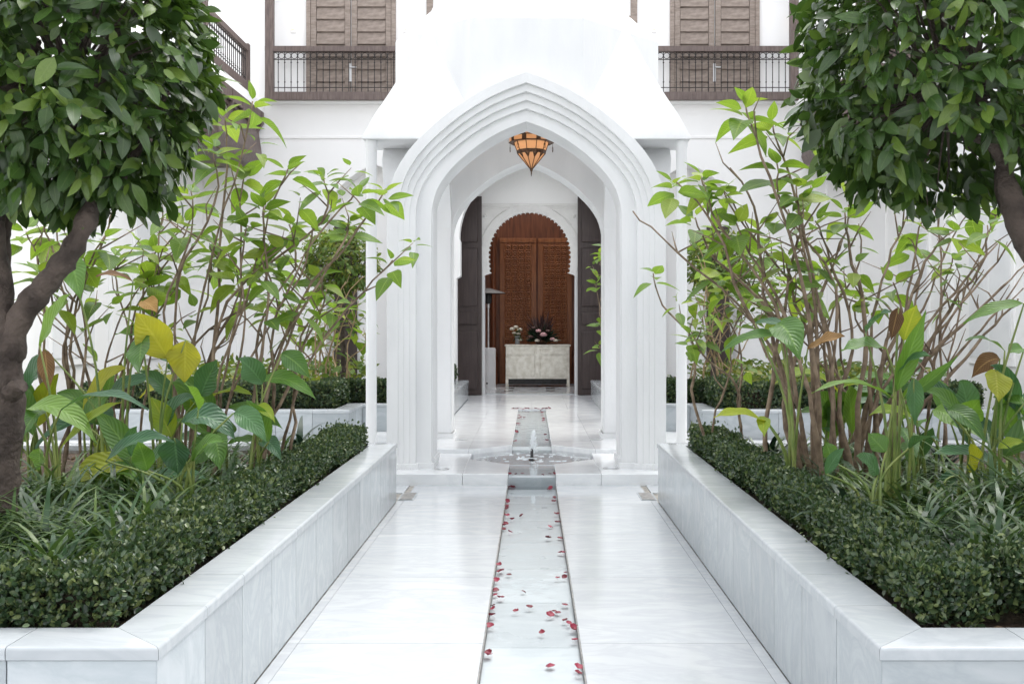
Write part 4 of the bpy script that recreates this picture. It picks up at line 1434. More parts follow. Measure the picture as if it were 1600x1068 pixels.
def topiary(label, c, rad, limbs, loc, n_leaf, seed, lsize, expo=2.6, leafmat='citrus', singles=300, bite=None):
    rg_ = np.random.default_rng(seed)
    t = thing('topiary_tree', label, 'tree', loc)
    tr = MB()
    for pts, r0, r1 in limbs:
        sp = smooth_path(pts, 34)
        rr = np.linspace(r0, r1, len(sp)) * (1 + 0.05 * np.sin(np.arange(len(sp)) * 0.8) + 0.03 * np.sin(np.arange(len(sp)) * 2.3))
        tr.tube(sp, list(rr), 16)
    tr.v = [tuple(np.array(q) + 0.007 * np.array([math.sin(q[2] * 31 + q[0] * 60), math.sin(q[2] * 27 + q[1] * 50 + 1), 0]) + rg_.normal(0, 0.0012, 3)) for q in tr.v]
    tr.build('trunk', M['bark'], t, smooth=180)
    # directions over the crown
    c, rad = np.array(c), np.array(rad)
    d = unit(rg_.normal(0, 1, (n_leaf, 3)))
    k = (np.abs(d) ** expo).sum(-1) ** (-1 / expo)
    lumpy = 1 + 0.045 * np.sin(d[:, 0] * 9 + d[:, 2] * 5) + 0.04 * np.sin(d[:, 2] * 11 - d[:, 1] * 7) + 0.03 * np.sin(d[:, 1] * 17 + d[:, 0] * 13)
    depth = 1 - np.abs(rg_.normal(0, 0.13, n_leaf))
    depth = np.where(rg_.random(n_leaf) < 0.18, 0.45 + 0.5 * rg_.random(n_leaf), depth)
    pos = c + d * rad * (k * lumpy * depth)[:, None]
    # small gaps
    gap = np.sin(pos[:, 0] * 13 + 1) * np.sin(pos[:, 1] * 12 + 2) * np.sin(pos[:, 2] * 14 + 0.5)
    keep = gap < 0.42
    if bite is not None:
        keep &= bite(pos)
    pos, d, depth = pos[keep], d[keep], depth[keep]
    n = len(pos)
    out = unit(d / rad)
    dirs = unit(out * 0.55 + np.array([0, 0, -0.42]) + rg_.normal(0, 0.48, (n, 3)))
    nrm = unit(out * 0.8 + np.array([0, 0, 0.55]) + rg_.normal(0, 0.42, (n, 3)))
    sc = lsize * (0.50 + 0.85 * rg_.random(n))
    # leaves that show largest: outermost, facing the eye, inside the picture
    pos_mid = pos + dirs * sc[:, None] * 0.5
    eye = unit(np.array([0, 0, HC]) - pos_mid)
    px = VX + FPX * pos_mid[:, 0] / pos_mid[:, 1]
    py = VY - FPX * (pos_mid[:, 2] - HC) / pos_mid[:, 1]
    inside = (px > 0) & (px < 1600) & (py > 0) & (py < 1068)
    score = (out * eye).sum(-1) + depth * 2.5 - (~inside) * 10 + np.abs((nrm * eye).sum(-1)) * 0.6
    order = np.argsort(-score)
    pick, rest = order[:singles], order[singles:]
    for q in pick:
        leaf_obj('leaf', citrus_me[int(rg_.integers(0, 3))], t, pos[q], dirs[q], nrm[q], float(sc[q]) * 1.05)
    cr = scatter('crown', citrus_tpl, pos[rest], frames(dirs[rest], nrm[rest]), sc[rest], M[leafmat], t)
    cr['kind'] = 'stuff'
    # twigs inside the crown
    tw = MB()
    for q in rg_.choice(n, 90, replace=False):
        a = c + (pos[q] - c) * 0.25 + np.array([0, 0, -0.1])
        tw.tube([a, (a + pos[q]) / 2 + rg_.normal(0, 0.03, 3), pos[q]], [0.008, 0.005, 0.002], 5)
    tw.build('twigs', M['bark'], t)
    return t


DL = 4.45
lc_ = P(108, 92, DL)
topiary('round clipped tree with glossy dark leaves in the left foreground planter', lc_, (0.555, 0.58, 0.655),
        [([P(-8, 800, DL), P(2, 700, DL), P(8, 600, DL), P(0, 520, DL), P(-10, 430, DL), P(-20, 330, DL)], 0.088, 0.062),
         ([P(12, 560, DL), P(30, 500, DL - .02), P(75, 440, DL - .05), P(118, 380, DL - .08), P(140, 330, DL - .08), P(160, 240, DL)], 0.060, 0.034),
         ([P(0, 470, DL + .05), P(8, 400, DL + .1), P(12, 330, DL + .1), P(30, 240, DL + .1)], 0.024, 0.018),
         ([P(140, 330, DL - .08), P(200, 260, DL), P(260, 150, DL)], 0.026, 0.012), ([P(-20, 330, DL), P(-10, 200, DL), P(60, 60, DL)], 0.05, 0.02),
         ([P(18, 612, DL - .05), P(30, 604, DL - .085), P(33, 602, DL - .09)], 0.040, 0.030)],
        P(-8, 800, DL), 5800, 21, 0.097)
DR = 4.55
rc_ = P(1482, 92, DR)
topiary('round clipped tree with glossy dark leaves in the right foreground planter', rc_, (0.625, 0.60, 0.62),
        [([P(1760, 800, DR), P(1740, 640, DR), P(1690, 500, DR), P(1625, 410, DR), P(1590, 350, DR), P(1574, 290, DR), P(1568, 245, DR)], 0.085, 0.040),
         ([P(1570, 260, DR), P(1545, 215, DR), P(1530, 150, DR), P(1525, 60, DR)], 0.034, 0.018),
         ([P(1570, 250, DR), P(1600, 190, DR), P(1620, 90, DR)], 0.034, 0.018),
         ([P(1550, 225, DR), P(1490, 200, DR - .1), P(1420, 150, DR - .1)], 0.022, 0.010), ([P(1540, 200, DR), P(1560, 150, DR - .15), P(1610, 130, DR - .2)], 0.02, 0.010)],
        P(1760, 800, DR), 5200, 22, 0.100,
        bite=lambda p: ~(((VY - FPX * (p[:, 2] - HC) / p[:, 1]) > 235 + 60 * np.sin((VX + FPX * p[:, 0] / p[:, 1]) * 0.012)) & ((VX + FPX * p[:, 0] / p[:, 1]) > 1440) & (p[:, 1] < DR + 0.05)))

# ------------------------------------------------------------------ shrubs with bare stems and leaf whorls at the tips
shrub_tpl = [leaf_template(0.50, 7, 0.10, 0.30, 1.0, 0.72), leaf_template(0.54, 7, 0.06, 0.16, 1.0, 0.72), leaf_template(0.46, 7, 0.14, 0.44, 1.0, 0.72)]
shrub_me = [tpl_mesh('leaf', t_, M['shrub_leaf']) for t_ in shrub_tpl]
SOILZ = PT - 0.06


def whorl(t, tip, axis, size, rg_, n):
    a0 = rg_.random() * 6.28
    for k in range(n):
        f = k / max(1, n - 1)
        az = a0 + k * 2.4
        pitch = R(35) - f * R(62) + rg_.normal(0, 0.16)
        d = np.array([math.cos(az) * math.cos(pitch), math.sin(az) * math.cos(pitch), math.sin(pitch)]) + np.array(axis) * 0.25
        up_ = np.array([0, 0, 1.0]) + rg_.normal(0, 0.28, 3) + np.array([math.cos(az), math.sin(az), 0]) * 0.35
        sz = size * (0.55 + 0.55 * f + 0.15 * rg_.random())
        base = np.array(tip) - np.array([0, 0, 1]) * f * size * 0.45 + rg_.normal(0, 0.006, 3)
        leaf_obj('leaf', shrub_me[int(rg_.integers(0, 3))], t, base + d / np.linalg.norm(d) * 0.02, d, up_, sz, 0.85 + 0.35 * rg_.random())


def shrub(label, bx, d, tips, seed, size=0.20, nleaf=8, r0=0.017, mat='stem', bare=(), group='bare stemmed shrubs in the beds', spread=0.12, zb=None):
    size, nleaf, r0 = size * (1.02 if d < 10 else 1.0), nleaf, r0 * 0.62
    rg_ = np.random.default_rng(seed)
    base = np.array([(bx - VX) / FPX * d, d, SOILZ if zb is None else zb])
    t = thing('leafy_shrub', label, 'shrub', tuple(base), group)
    for i, tp in enumerate(list(tips) + list(bare)):
        px, py = tp[0], tp[1]
        dd = d + (tp[2] if len(tp) > 2 else rg_.normal(0, 0.18))
        tip = np.array(P(px, py, dd))
        b = base + np.array([rg_.normal(0, spread), rg_.normal(0, spread), 0])
        hgt = tip[2] - b[2]
        hv = tip - b
        m1 = b + np.array([hv[0] * 0.10, hv[1] * 0.15, hgt * 0.30]) + rg_.normal(0, 0.045, 3) * [1, 1, 0.3]
        m2 = b + np.array([hv[0] * 0.36, hv[1] * 0.45, hgt * 0.60]) + rg_.normal(0, 0.06, 3) * [1, 1, 0.4]
        m3 = b + np.array([hv[0] * 0.74, hv[1] * 0.78, hgt * 0.85]) + rg_.normal(0, 0.05, 3) * [1, 1, 0.4]
        sp = smooth_path([b, m1, m2, m3, tip], 16)
        sp = [q + rg_.normal(0, 0.006, 3) for q in sp]
        rs = r0 * (0.8 + 0.5 * rg_.random())
        rr = np.linspace(rs, 0.0045, len(sp)) * (1 + 0.10 * rg_.normal(0, 1, len(sp)))
        st = MB().tube(sp, list(np.abs(rr)), 7)
        # side twigs
        for _ in range(int(rg_.integers(2, 5))):
            k = int(rg_.integers(7, 15))
            dv = np.array([rg_.normal(0, 0.16), rg_.normal(0, 0.12), 0.10 + 0.16 * rg_.random()])
            q0, q1 = sp[k], sp[k] + dv
            st.tube([q0, q0 * 0.5 + q1 * 0.5 + rg_.normal(0, 0.02, 3), q1], [0.006, 0.0045, 0.002], 5)
            if rg_.random() < 0.40 and i < len(tips):
                whorl(t, q1, (0, 0, 0.3), size * 0.72, rg_, int(rg_.integers(3, 6)))
        st.build('stem', M[mat], t, smooth=180)
        if i < len(tips):
            ax = unit(tip - m3)
            whorl(t, tip, ax, size, rg_, nleaf + int(rg_.integers(-1, 3)))
    return t


shrub('tall leafy shrub right beside the crown of the left clipped tree', 318, 6.6, [(352, 180), (395, 160), (335, 235), (300, 300), (380, 270)], 1, 0.20, 8)
shrub('leafy shrub left of the pavilion with pale whorls under the balcony', 372, 6.2, [(450, 262), (412, 320), (388, 355), (455, 350)], 2, 0.19, 8)
shrub('leafy shrub reaching up in front of the left pavilion column', 392, 6.2, [(508, 275), (560, 300), (600, 300), (490, 350), (545, 350)], 3, 0.18, 8)
shrub('low shrub with one long branch crossing the left pavilion pier', 425, 6.3, [(612, 408), (500, 432), (470, 470), (520, 470)], 4, 0.17, 7)
shrub('dense leafy shrub in the middle of the left bed', 300, 6.9, [(425, 405), (370, 420), (330, 395), (395, 455)], 5, 0.22, 9)
shrub('leafy shrub directly beside the forked trunk of the left tree', 105, 6.5, [(85, 350), (130, 395), (60, 420), (40, 360), (165, 370)], 6, 0.22, 7, bare=((60, 330), (175, 330)))
shrub('leafy shrub behind the yellow leaves of the left bed', 190, 7.1, [(245, 385), (290, 350), (225, 440), (285, 430), (180, 400)], 7, 0.22, 8, bare=((255, 330), (310, 320)))
shrub('leafy shrub leaning across the right pavilion column', 1275, 6.4, [(1055, 285), (1095, 275), (1085, 340), (1130, 300)], 8, 0.18, 8, bare=((990, 330), (1140, 260)), r0=0.024)
shrub('tallest leafy shrub right of the pavilion, reaching the balcony', 1262, 6.2, [(1165, 165), (1205, 190), (1215, 255), (1150, 350)], 9, 0.22, 8, r0=0.024)
shrub('many stemmed shrub under the left edge of the right clipped tree', 1290, 6.3, [(1245, 290), (1275, 345), (1230, 400), (1320, 330)], 10, 0.19, 7, bare=((1330, 320), (1290, 300)), r0=0.026)
shrub('sparse spreading shrub with bare branches near the right edge', 1375, 6.5, [(1350, 455), (1440, 345), (1490, 360), (1545, 350), (1395, 440)], 11, 0.17, 6, bare=((1598, 415), (1600, 450), (1560, 380), (1420, 330), (1590, 470)), r0=0.026)
shrub('leafy shrub in the middle of the right bed behind thick stems', 1310, 7.4, [(1285, 415), (1250, 440), (1190, 385), (1120, 410), (1160, 430)], 12, 0.22, 8, bare=((1230, 330), (1340, 350)))
shrub('thin pale shrub at the back of the right bed', 1450, 7.4, [(1520, 320), (1570, 300), (1490, 400), (1425, 380)], 13, 0.19, 6, bare=((1590, 350), (1460, 320), (1540, 420)))
shrub('small leafy shrub low beside the right pavilion pier', 1140, 7.6, [(1022, 428), (1105, 470), (1150, 500), (1080, 520)], 14, 0.17, 6)
# far beds
FB = PT - 0.06
shrub('far shrub with pale bare canes left of the pavilion', 530, 13.4, [(520, 480), (560, 470), (545, 500), (500, 520), (565, 520)], 15, 0.26, 6, 0.02, 'stem_pale', bare=((510, 450), (540, 440), (570, 430), (555, 450)), group='shrubs in the far beds', spread=0.25)
shrub('far yellowing shrub in the left back bed', 480, 14.6, [(500, 510), (470, 520), (520, 530), (455, 480)], 16, 0.26, 6, 0.02, 'stem_pale', group='shrubs in the far beds', spread=0.25)
shrub('far shrub with thin canes right of the pavilion', 1112, 13.4, [(1090, 380), (1105, 420), (1085, 460), (1130, 440), (1100, 520)], 17, 0.26, 7, 0.02, 'stem_pale', bare=((1090, 400), (1150, 430)), group='shrubs in the far beds', spread=0.25)
shrub('far leafy shrub at the back of the right bed', 1180, 14.6, [(1150, 470), (1200, 480), (1170, 430), (1220, 440)], 18, 0.28, 7, 0.02, 'stem_pale', group='shrubs in the far beds', spread=0.25)
shrub('slender leafy shrub seen through the arch in front of the right door leaf', 955, 14.2, [(938, 395, 0), (932, 440, 0), (938, 505, 0.1), (936, 540, 0), (945, 380, 0.3)], 19, 0.19, 6, 0.012, group='shrubs in the far beds', spread=0.06)

# small clipped tree far left
fc = P(532, 408, 14.0)
topiary('small clipped tree with yellowish leaves behind the pavilion at left', fc, (0.50, 0.5, 0.43),
        [([P(540, 640, 14.0), P(536, 540, 14.0), P(534, 430, 14.0)], 0.04, 0.03), ([P(536, 470, 14.0), P(510, 430, 14.0), P(495, 400, 14.0)], 0.02, 0.012), ([P(536, 470, 14.0), P(560, 430, 14.0), P(575, 400, 14.0)], 0.02, 0.012)],
        P(540, 640, 14.0), 3800, 31, 0.075, 2.2, 'far_leaf', 0)
fc = P(1122, 408, 14.4)
topiary('small clipped tree with yellowish leaves behind the pavilion at right', fc, (0.45, 0.45, 0.42),
        [([P(1112, 640, 14.4), P(1116, 540, 14.4), P(1118, 430, 14.4)], 0.04, 0.03)],
        P(1112, 640, 14.4), 2300, 32, 0.075, 2.2, 'far_leaf', 0)
# leafy ground cover of the far beds
for s, lab in ((-1, 'left'), (1, 'right')):
    n = 2600
    pos = np.stack([s * (2.5 + 2.6 * rng.random(n)), 12.2 + 4.5 * rng.random(n), PT + 0.02 + 0.40 * rng.random(n) ** 1.5], -1)
    d = unit(rng.normal(0, 1, (n, 3)) * [1, 1, 0.5] + [0, 0, 0.3])
    nm = unit(rng.normal(0, 0.5, (n, 3)) + [0, 0, 1])
    o = scatter('ground_cover', citrus_tpl, pos, frames(d, nm), 0.09 + 0.06 * rng.random(n), M['far_leaf'])
    tag(o, 'low leafy ground cover in the far %s bed' % lab, 'ground cover', kind='stuff')

# ------------------------------------------------------------------ broad leaved plants (each leaf traced at its own place and distance)
def broad_leaf(parent, b, t, d0, d1, wpx, mat, arch=0.10, face=None, seed=0, name='leaf', curl=0.25):
    rg_ = np.random.default_rng(seed)
    p0, p2 = np.array(P(*b, d0)), np.array(P(*t, d1))
    L = np.linalg.norm(p2 - p0)
    mid = (p0 + p2) / 2 + np.array([0, 0, arch * L * 1.6])
    W = wpx / FPX * (d0 + d1) / 2
    if face is None:
        up_ = abs(p2[2] - p0[2]) / max(L, 1e-6)
        face = np.array([rg_.normal(0, 0.2), -0.30 - 0.75 * up_, 1.05 - 0.85 * up_])
    face = np.array(face, float)
    N = 12
    vs, fs = [], []
    ph = rg_.random() * 6
    for i in range(N + 1):
        s = i / N
        c = (1 - s) ** 2 * p0 + 2 * s * (1 - s) * mid + s * s * p2
        tg = unit(2 * (1 - s) * (mid - p0) + 2 * s * (p2 - mid))
        sd_ = unit(np.cross(tg, face))
        nm = np.cross(sd_, tg)
        w = W * 0.5 * max(0.0, math.sin(math.pi * min(1, s ** 0.78))) ** 1.05
        w = max(w, 0.0015)
        for k in (-1.0, -0.5, 0, 0.5, 1.0):
            rip_ = 0.05 * W * math.sin(s * 15 + ph + k * 2) * abs(k)
            vs.append(tuple(c + sd_ * w * k + nm * (curl * w * (abs(k) ** 1.3) + rip_ - 0.02 * W * (k == 0))))
    for i in range(N):
        for k in range(4):
            a = i * 5 + k
            fs.append((a, a + 1, a + 6, a + 5))
    me = bpy.data.meshes.new(name)
    me.from_pydata(vs, [], fs)
    add_uv(me, 5)
    me.polygons.foreach_set('use_smooth', [True] * len(me.polygons))
    return mesh_obj(name, me, M[mat], parent)


def broad_plant(label, bx, d, leaves, seed):
    """leaves: (base px, tip px, width px, material, arch)"""
    base = np.array([(bx - VX) / FPX * d, d, SOILZ])
    t = thing('broad_leaf_plant', label, 'plant', tuple(base), 'broad leaved plants in the near beds')
    rg_ = np.random.default_rng(seed)
    for i, lf in enumerate(leaves):
        (b, tp, w, mat), arch = lf[:4], (lf[4] if len(lf) > 4 else 0.10)
        dd = d + rg_.normal(0, 0.10)
        d1 = dd - 0.10 + rg_.normal(0, 0.10)
        broad_leaf(t, b, tp, dd, d1, w, mat, arch, seed=seed * 31 + i)
        q = np.array(P(*b, dd))
        g0 = base + np.array([rg_.normal(0, 0.05), rg_.normal(0, 0.05), 0])
        m = (g0 + q) / 2 + np.array([(g0[0] - q[0]) * 0.25, 0, 0.06])
        sp = smooth_path([g0, m, q], 8)
        MB().tube(sp, list(np.linspace(0.011, 0.004, len(sp))), 6).build('leaf_stalk', M['stalk'], t, smooth=180)
    return t


Gn, Bl, Ye, Dr = 'canna', 'canna_blue', 'canna_yellow', 'dry_leaf'
broad_plant('plant with two big yellow-green heart leaves in the left bed', 250, 5.7,
            [((262, 560), (212, 488), 58, Ye, 0.05), ((290, 532), (288, 598), 54, Ye, 0.05), ((222, 525), (216, 582), 44, Gn, 0.05), ((312, 620), (340, 562), 40, Bl, 0.05), ((245, 690), (305, 622), 30, Bl, 0.25), ((268, 682), (236, 620), 40, Ye, 0.05)], 41)
broad_plant('plant with long green leaves beside the left tree trunk', 75, 5.3,
            [((62, 540), (110, 458), 36, Gn, 0.08), ((95, 640), (232, 640), 34, Bl, 0.16), ((40, 640), (152, 694), 46, Gn, 0.22), ((62, 700), (60, 735), 34, Gn, 0.05), ((70, 640), (30, 690), 40, Gn, 0.2), ((95, 700), (190, 628), 26, Ye, 0.1)], 42)
broad_plant('plant with large drooping blue-green leaves at the front of the left bed', 290, 5.1,
            [((285, 660), (368, 688), 52, Bl, 0.30), ((165, 720), (272, 690), 34, Bl, 0.22), ((272, 684), (278, 742), 52, Bl, 0.06), ((300, 720), (350, 690), 34, Gn, 0.2), ((365, 645), (416, 690), 38, Bl, 0.2), ((335, 680), (345, 735), 40, Gn, 0.1), ((230, 735), (215, 690), 34, Gn, 0.1), ((310, 640), (290, 600), 34, Gn, 0.1)], 43)
broad_plant('plant with arching yellow-edged leaf near the left hedge end', 395, 5.9,
            [((400, 598), (494, 624), 34, Gn, 0.22), ((440, 552), (484, 590), 34, Gn, 0.1), ((410, 600), (372, 560), 40, Bl, 0.1), ((398, 636), (430, 660), 22, Ye, 0.2), ((420, 690), (385, 625), 36, Gn, 0.1), ((405, 690), (440, 720), 28, Bl, 0.2)], 44)
broad_plant('plant with withered brown leaves hanging in the left bed', 185, 6.0,
            [((208, 440), (150, 432), 22, Dr, 0.15), ((222, 470), (245, 488), 30, Dr, 0.1), ((70, 545), (76, 612), 26, Dr, 0.05), ((108, 402), (126, 468), 40, Gn, 0.1), ((130, 660), (180, 610), 30, Gn, 0.15)], 45)
broad_plant('plant with long leaf pointing at the right pavilion pier', 1240, 5.6,
            [((1228, 528), (1124, 552), 26, Gn, 0.18), ((1215, 505), (1250, 562), 52, Gn, 0.18), ((1180, 505), (1240, 512), 24, Bl, 0.1), ((1262, 545), (1320, 525), 40, Dr, 0.05), ((1200, 662), (1115, 652), 34, Ye, 0.12), ((1192, 650), (1194, 682), 22, Ye, 0.05)], 46)
broad_plant('plant with tall upright leaf in the centre of the right bed', 1402, 5.2,
            [((1400, 612), (1446, 486), 34, Gn, 0.02), ((1396, 622), (1268, 614), 26, Gn, 0.16), ((1412, 622), (1496, 556), 22, Gn, -0.06), ((1385, 545), (1314, 548), 50, Gn, 0.12), ((1352, 520), (1392, 486), 40, Bl, 0.1), ((1412, 532), (1432, 476), 42, Ye, 0.03), ((1404, 480), (1392, 532), 24, Dr, 0.03), ((1428, 590), (1430, 664), 28, Bl, 0.05), ((1400, 580), (1455, 556), 34, Bl, 0.15)], 47)
broad_plant('plant with yellow and brown dying leaves near the right edge', 1545, 5.2,
            [((1600, 474), (1505, 506), 26, Gn, 0.10), ((1570, 548), (1508, 532), 18, Gn, 0.12), ((1562, 560), (1518, 590), 30, Dr, 0.2), ((1556, 578), (1560, 628), 44, Ye, 0.05), ((1600, 545), (1575, 552), 30, Gn, 0.1), ((1520, 738), (1516, 692), 40, Ye, 0.03), ((1480, 640), (1540, 690), 34, Gn, 0.2), ((1600, 630), (1550, 640), 34, Gn, 0.2), ((1560, 700), (1600, 690), 24, Ye, 0.1)], 48)
broad_plant('small plant with pale young leaves low in the right bed', 1365, 4.9,
            [((1384, 706), (1356, 676), 34, Gn, 0.02), ((1372, 742), (1338, 712), 34, Bl, 0.1), ((1420, 700), (1470, 690), 24, Bl, 0.15), ((1300, 720), (1290, 690), 26, Gn, 0.1), ((1290, 740), (1320, 700), 20, Bl, 0.1)], 49)

def fill_plant(label, bx, d, seed, n=9, h=(0.25, 0.6), L=(0.30, 0.46), mats=(Gn, Gn, Bl, Bl, Gn, Ye)):
    rg_ = np.random.default_rng(seed)
    leaves = []
    for i in range(n):
        hz = SOILZ + h[0] + (h[1] - h[0]) * rg_.random()
        xb = (bx - VX) / FPX * d + rg_.normal(0, 0.07)
        az = rg_.random() * 6.28
        ln = L[0] + (L[1] - L[0]) * rg_.random()
        el = R(rg_.uniform(-35, 55))
        px0, py0 = VX + FPX * xb / d, VY - FPX * (hz - HC) / d
        dx, dz = math.cos(az) * math.cos(el) * ln, math.sin(el) * ln
        leaves.append(((px0, py0), (px0 + dx / d * FPX, py0 - dz / d * FPX), ln * rg_.uniform(0.30, 0.42) / d * FPX, mats[int(rg_.integers(0, len(mats)))], rg_.uniform(0.08, 0.28)))
    return broad_plant(label, bx, d, leaves, seed)


fill_plant('leafy broad plant between the left tree trunk and the yellow hearts', 150, 6.2, 71)
fill_plant('low broad plant under the withered brown leaves in the left bed', 205, 5.4, 72, 7, (0.12, 0.35))
fill_plant('broad plant behind the drooping blue-green leaves of the left bed', 345, 6.3, 73, 9)
fill_plant('broad plant at the back of the left bed near the far planter', 270, 7.3, 74, 9, (0.2, 0.8))
fill_plant('low broad plant half behind the trunk of the left tree', 45, 6.3, 75, 8)
fill_plant('broad plant among the thick stems right of the pavilion', 1300, 6.6, 76, 8)
fill_plant('low broad plant behind the tall upright leaf in the right bed', 1440, 6.2, 77, 8, (0.15, 0.5))
fill_plant('broad plant at the far back of the right bed', 1400, 7.4, 78, 8, (0.2, 0.7))
fill_plant('low broad plant beside the dying yellow leaves at the right edge', 1500, 5.6, 79, 7, (0.15, 0.5))
fill_plant('broad plant with long leaves cut by the right edge of the picture', 1585, 5.4, 80, 8, (0.2, 0.6))

# ------------------------------------------------------------------ strap-leaved ground cover
def strap_tufts(name, label, tufts, mat, seed, width=0.011, cat='ground cover', parent=None, kind='stuff', nb=(20, 34)):
    rg_ = np.random.default_rng(seed)
    V_, F_ = [], []
    k0 = 0
    SEG = 6
    for (x, y, z, ln) in tufts:
        for _ in range(int(rg_.integers(*nb))):
            az = rg_.random() * 6.283
            L = ln * (0.65 + 0.6 * rg_.random())
            e = R(50 + 38 * rg_.random())
            bend = R(70 + 80 * rg_.random())
            p = np.array([x + rg_.normal(0, 0.025), y + rg_.normal(0, 0.025), z])
            hd = np.array([math.cos(az), math.sin(az), 0])
            sd_ = np.array([-math.sin(az), math.cos(az), 0])
            w = width * (0.7 + 0.6 * rg_.random())
            for i in range(SEG + 1):
                s = i / SEG
                ww = w * (1 - s ** 2.2) * (0.6 + 0.4 * min(1, s * 4)) + 0.0006
                V_ += [p - sd_ * ww, p + sd_ * ww]
                an = e - bend * s
                p = p + (hd * math.cos(an) + np.array([0, 0, math.sin(an)])) * (L / SEG)
                if i < SEG:
                    a = k0 + i * 2
                    F_.append((a, a + 1, a + 3, a + 2))
            k0 += (SEG + 1) * 2
    o = np_mesh(name, np.array(V_), np.array(F_), M[mat], parent, True)
    if parent is None:
        tag(o, label, cat, kind=kind)
    return o


def bed_spots(seed, n, x0, x1, y0, y1, ln0, ln1):
    rg_ = np.random.default_rng(seed)
    return [(x0 + (x1 - x0) * rg_.random(), y0 + (y1 - y0) * rg_.random(), SOILZ, ln0 + (ln1 - ln0) * rg_.random()) for _ in range(n)]


strap_tufts('strap_grass', 'arching dark green strap leaved ground cover in the left foreground bed', bed_spots(51, 120, -2.9, -1.66, 3.5, 5.4, 0.30, 0.50) + bed_spots(52, 45, -2.6, -1.6, 5.4, 7.6, 0.25, 0.4), 'grass', 53)
strap_tufts('strap_grass', 'arching dark green strap leaved ground cover in the right foreground bed', bed_spots(54, 110, 1.62, 3.0, 3.7, 5.2, 0.28, 0.44) + bed_spots(55, 40, 1.5, 2.7, 5.2, 7.6, 0.22, 0.36) + bed_spots(56, 22, 2.0, 2.8, 4.2, 5.0, 0.5, 0.68), 'grass', 57, 0.012)
for (px, d, lab, seed) in ((470, 7.3, 'dark glossy strap leaved plant beside the left hedge end', 61), (500, 7.75, 'small dark strap leaved plant at the far end of the left bed', 65), (1200, 7.2, 'dark glossy strap leaved plant beside the right hedge end', 62), (1470, 6.9, 'dark spiky strap leaved plant at the back of the right bed', 63), (1320, 4.6, 'low dark strap leaved plant just behind the right hedge', 64)):
    x = (px - VX) / FPX * d
    t = thing('strap_plant', lab, 'plant', (x, d, SOILZ), 'dark strap plants')
    o = strap_tufts('foliage', None, [(x, d, SOILZ, 0.42)], 'clivia', seed, 0.022, parent=t, nb=(18, 24))
    o['kind'] = 'stuff'
# leaf litter on the soil
n = 900
pos = np.concatenate([np.stack([-1.35 - 2.5 * rng.random(n), 3.3 + 4.6 * rng.random(n), np.full(n, SOILZ + 0.012) + 0.015 * rng.random(n)], -1), np.stack([1.3 + 2.5 * rng.random(n), 3.2 + 4.7 * rng.random(n), np.full(n, SOILZ + 0.012) + 0.015 * rng.random(n)], -1)])
d = unit(rng.normal(0, 1, (2 * n, 3)) * [1, 1, 0.15])
lit = scatter('leaf_litter', leaf_template(0.4, 4, 0.2, 0.2), pos, frames(d, unit(rng.normal(0, 0.3, (2 * n, 3)) + [0, 0, 1])), 0.03 + 0.03 * rng.random(2 * n), mat_leaf('litter', (0.05, 0.03, 0.015), (0.12, 0.075, 0.035), (0.26, 0.17, 0.08), 0.9, 0.05))
tag(lit, 'dry fallen leaves on the soil of the planters', 'leaf litter', kind='stuff')

# ------------------------------------------------------------------ rose petals
def petal_mesh(seed):
    rg_ = np.random.default_rng(seed)
    vs, fs = [], []
    for i in range(5):
        s = i / 4
        w = 0.5 * math.sin(math.pi * (0.12 + 0.80 * s)) ** 0.7
        for k in range(5):
            u = (k - 2) / 2
            vs.append((u * w, s - 0.5, 0.34 * (abs(u) ** 2) * w + 0.22 * (s - 0.45) ** 2 * 2 + 0.04 * rg_.normal()))
    for i in range(4):
        for k in range(4):
            a = i * 5 + k
            fs.append((a, a + 1, a + 6, a + 5))
    me = bpy.data.meshes.new('petal')
    me.from_pydata(vs, [], fs)
    me.polygons.foreach_set('use_smooth', [True] * 16)
    me.materials.append(M['petal'])
    return me


petal_me = [petal_mesh(k) for k in range(5)]
C8 = [(525, 393, 3), (655, 398, 4), (670, 433, 2), (510, 443, 1), (668, 444, 1), (510, 460, 2), (503, 470, 1), (503, 491, 2), (555, 489, 1), (680, 487, 2), (525, 505, 1), (680, 515, 2), (495, 525, 3), (497, 535, 1), (658, 527, 1),
      (518, 548, 1), (650, 568, 2), (690, 565, 1), (690, 618, 2), (474, 661, 1), (485, 683, 2), (515, 690, 1), (708, 687, 1), (680, 705, 1), (705, 703, 1), (467, 713, 1), (465, 743, 1), (464, 759, 1), (487, 773, 1), (565, 748, 1),
      (458, 800, 1), (460, 810, 1), (452, 833, 1), (585, 805, 1), (538, 818, 1), (670, 815, 2), (655, 832, 1), (708, 793, 1), (707, 850, 2), (450, 870, 1), (737, 882, 2), (740, 917, 1), (628, 892, 1), (442, 967, 2), (655, 1000, 1), (752, 1030, 2)]
prng = np.random.default_rng(77)
petals = []


def petal(x, y, z, label, size=None):
    s = size or (0.026 + 0.014 * prng.random())
    o = bpy.data.objects.new('rose_petal', petal_me[int(prng.integers(0, 5))])
    COL.objects.link(o)
    o.location = (x, y, z + s * 0.10)
    o.rotation_euler = (prng.normal(0, 0.22) + (math.pi if prng.random() < 0.3 else 0), prng.normal(0, 0.25), prng.random() * 6.28)
    o.scale = (s * 1.15, s, s * 1.1)
    o['cls'] = label
    petals.append(o)


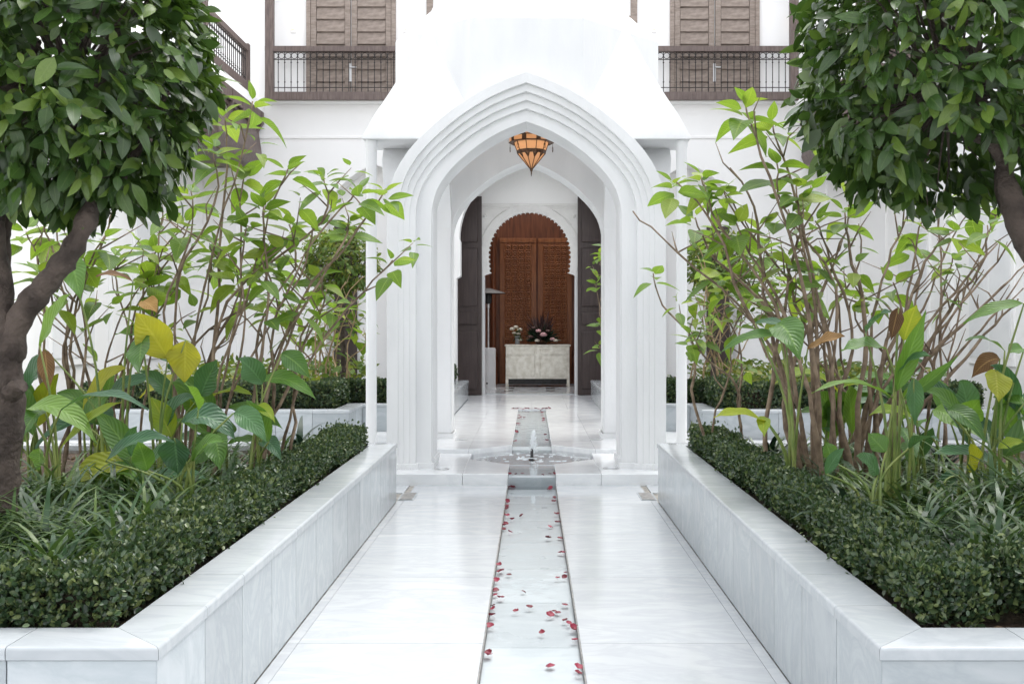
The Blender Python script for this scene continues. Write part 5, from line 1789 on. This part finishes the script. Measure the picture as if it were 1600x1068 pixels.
for cx, cy, k in C8:
    px, py = 560 + cx / 2.188, 580 + cy / 2.188
    for j in range(k):
        y = FPX * (HC + 0.012) / (py - VY) + (prng.normal(0, 0.03) if j else 0)
        x = (px - VX) / FPX * y + (prng.normal(0, 0.018) if j else 0)
        y = min(y, YS - 0.05)
        x = max(-CW + 0.014, min(CW - 0.014, x))
        lab = 'red rose petal by the left edge of the near channel' if x < -0.13 else ('red rose petal by the right edge of the near channel' if x > 0.13 else 'red rose petal mid-stream in the near channel')
        petal(x, y, -0.014, lab)
for px in np.linspace(-0.19, 0.19, 9):
    if abs(px) > 0.07:
        petal(px + prng.normal(0, 0.01), YS + 0.05 + prng.random() * 0.05, S1 - 0.012, 'red rose petal on the lip of the channel step')
for x in np.linspace(-0.30, 0.28, 20):
    petal(x + prng.normal(0, 0.012), 16.0 + prng.normal(0, 0.03), S2, 'red rose petal in the row across the far channel end', 0.04 + 0.012 * prng.random())
for (cx, cy) in ((547, 145), (548, 155), (556, 154), (566, 155), (545, 176), (550, 177), (541, 198), (543, 202), (530, 232), (625, 130), (628, 138), (629, 147), (631, 155), (632, 165), (634, 160), (638, 210), (643, 232)):
    px, py = 560 + cx / 2.188, 580 + cy / 2.188
    y = FPX * (HC - S2) / (py - VY)
    x = (px - VX) / FPX * y
    x = max(-CW + 0.02, min(CW - 0.02, x))
    petal(x, y, S2 - 0.014, 'red rose petal by the edge of the upper channel', 0.045)

ORD = ['nearest', 'second', 'third', 'fourth', 'fifth', 'sixth', 'seventh', 'eighth', 'ninth', 'tenth', 'eleventh', 'twelfth', 'thirteenth', 'fourteenth', 'fifteenth', 'sixteenth', 'seventeenth', 'eighteenth', 'nineteenth', 'twentieth']
ORD += ['twenty-' + w_ for w_ in ['first', 'second', 'third', 'fourth', 'fifth', 'sixth', 'seventh', 'eighth', 'ninth']] + ['thirtieth'] + ['thirty-' + w_ for w_ in ['first', 'second', 'third', 'fourth', 'fifth', 'sixth', 'seventh', 'eighth', 'ninth']]
classes = {}
for o in petals:
    classes.setdefault(o['cls'], []).append(o)
for cls, lst in classes.items():
    across = 'row across' in cls or 'lip' in cls
    lst.sort(key=lambda o: o.location.x if across else o.location.y)
    for i, o in enumerate(lst):
        w_ = ('leftmost' if i == 0 else ORD[i] + ' from the left') if across else ('nearest' if i == 0 else ORD[i] + ' nearest')
        tag(o, cls + ', ' + w_, 'petal', cls.replace('petal', 'petals', 1))
        del o['cls']
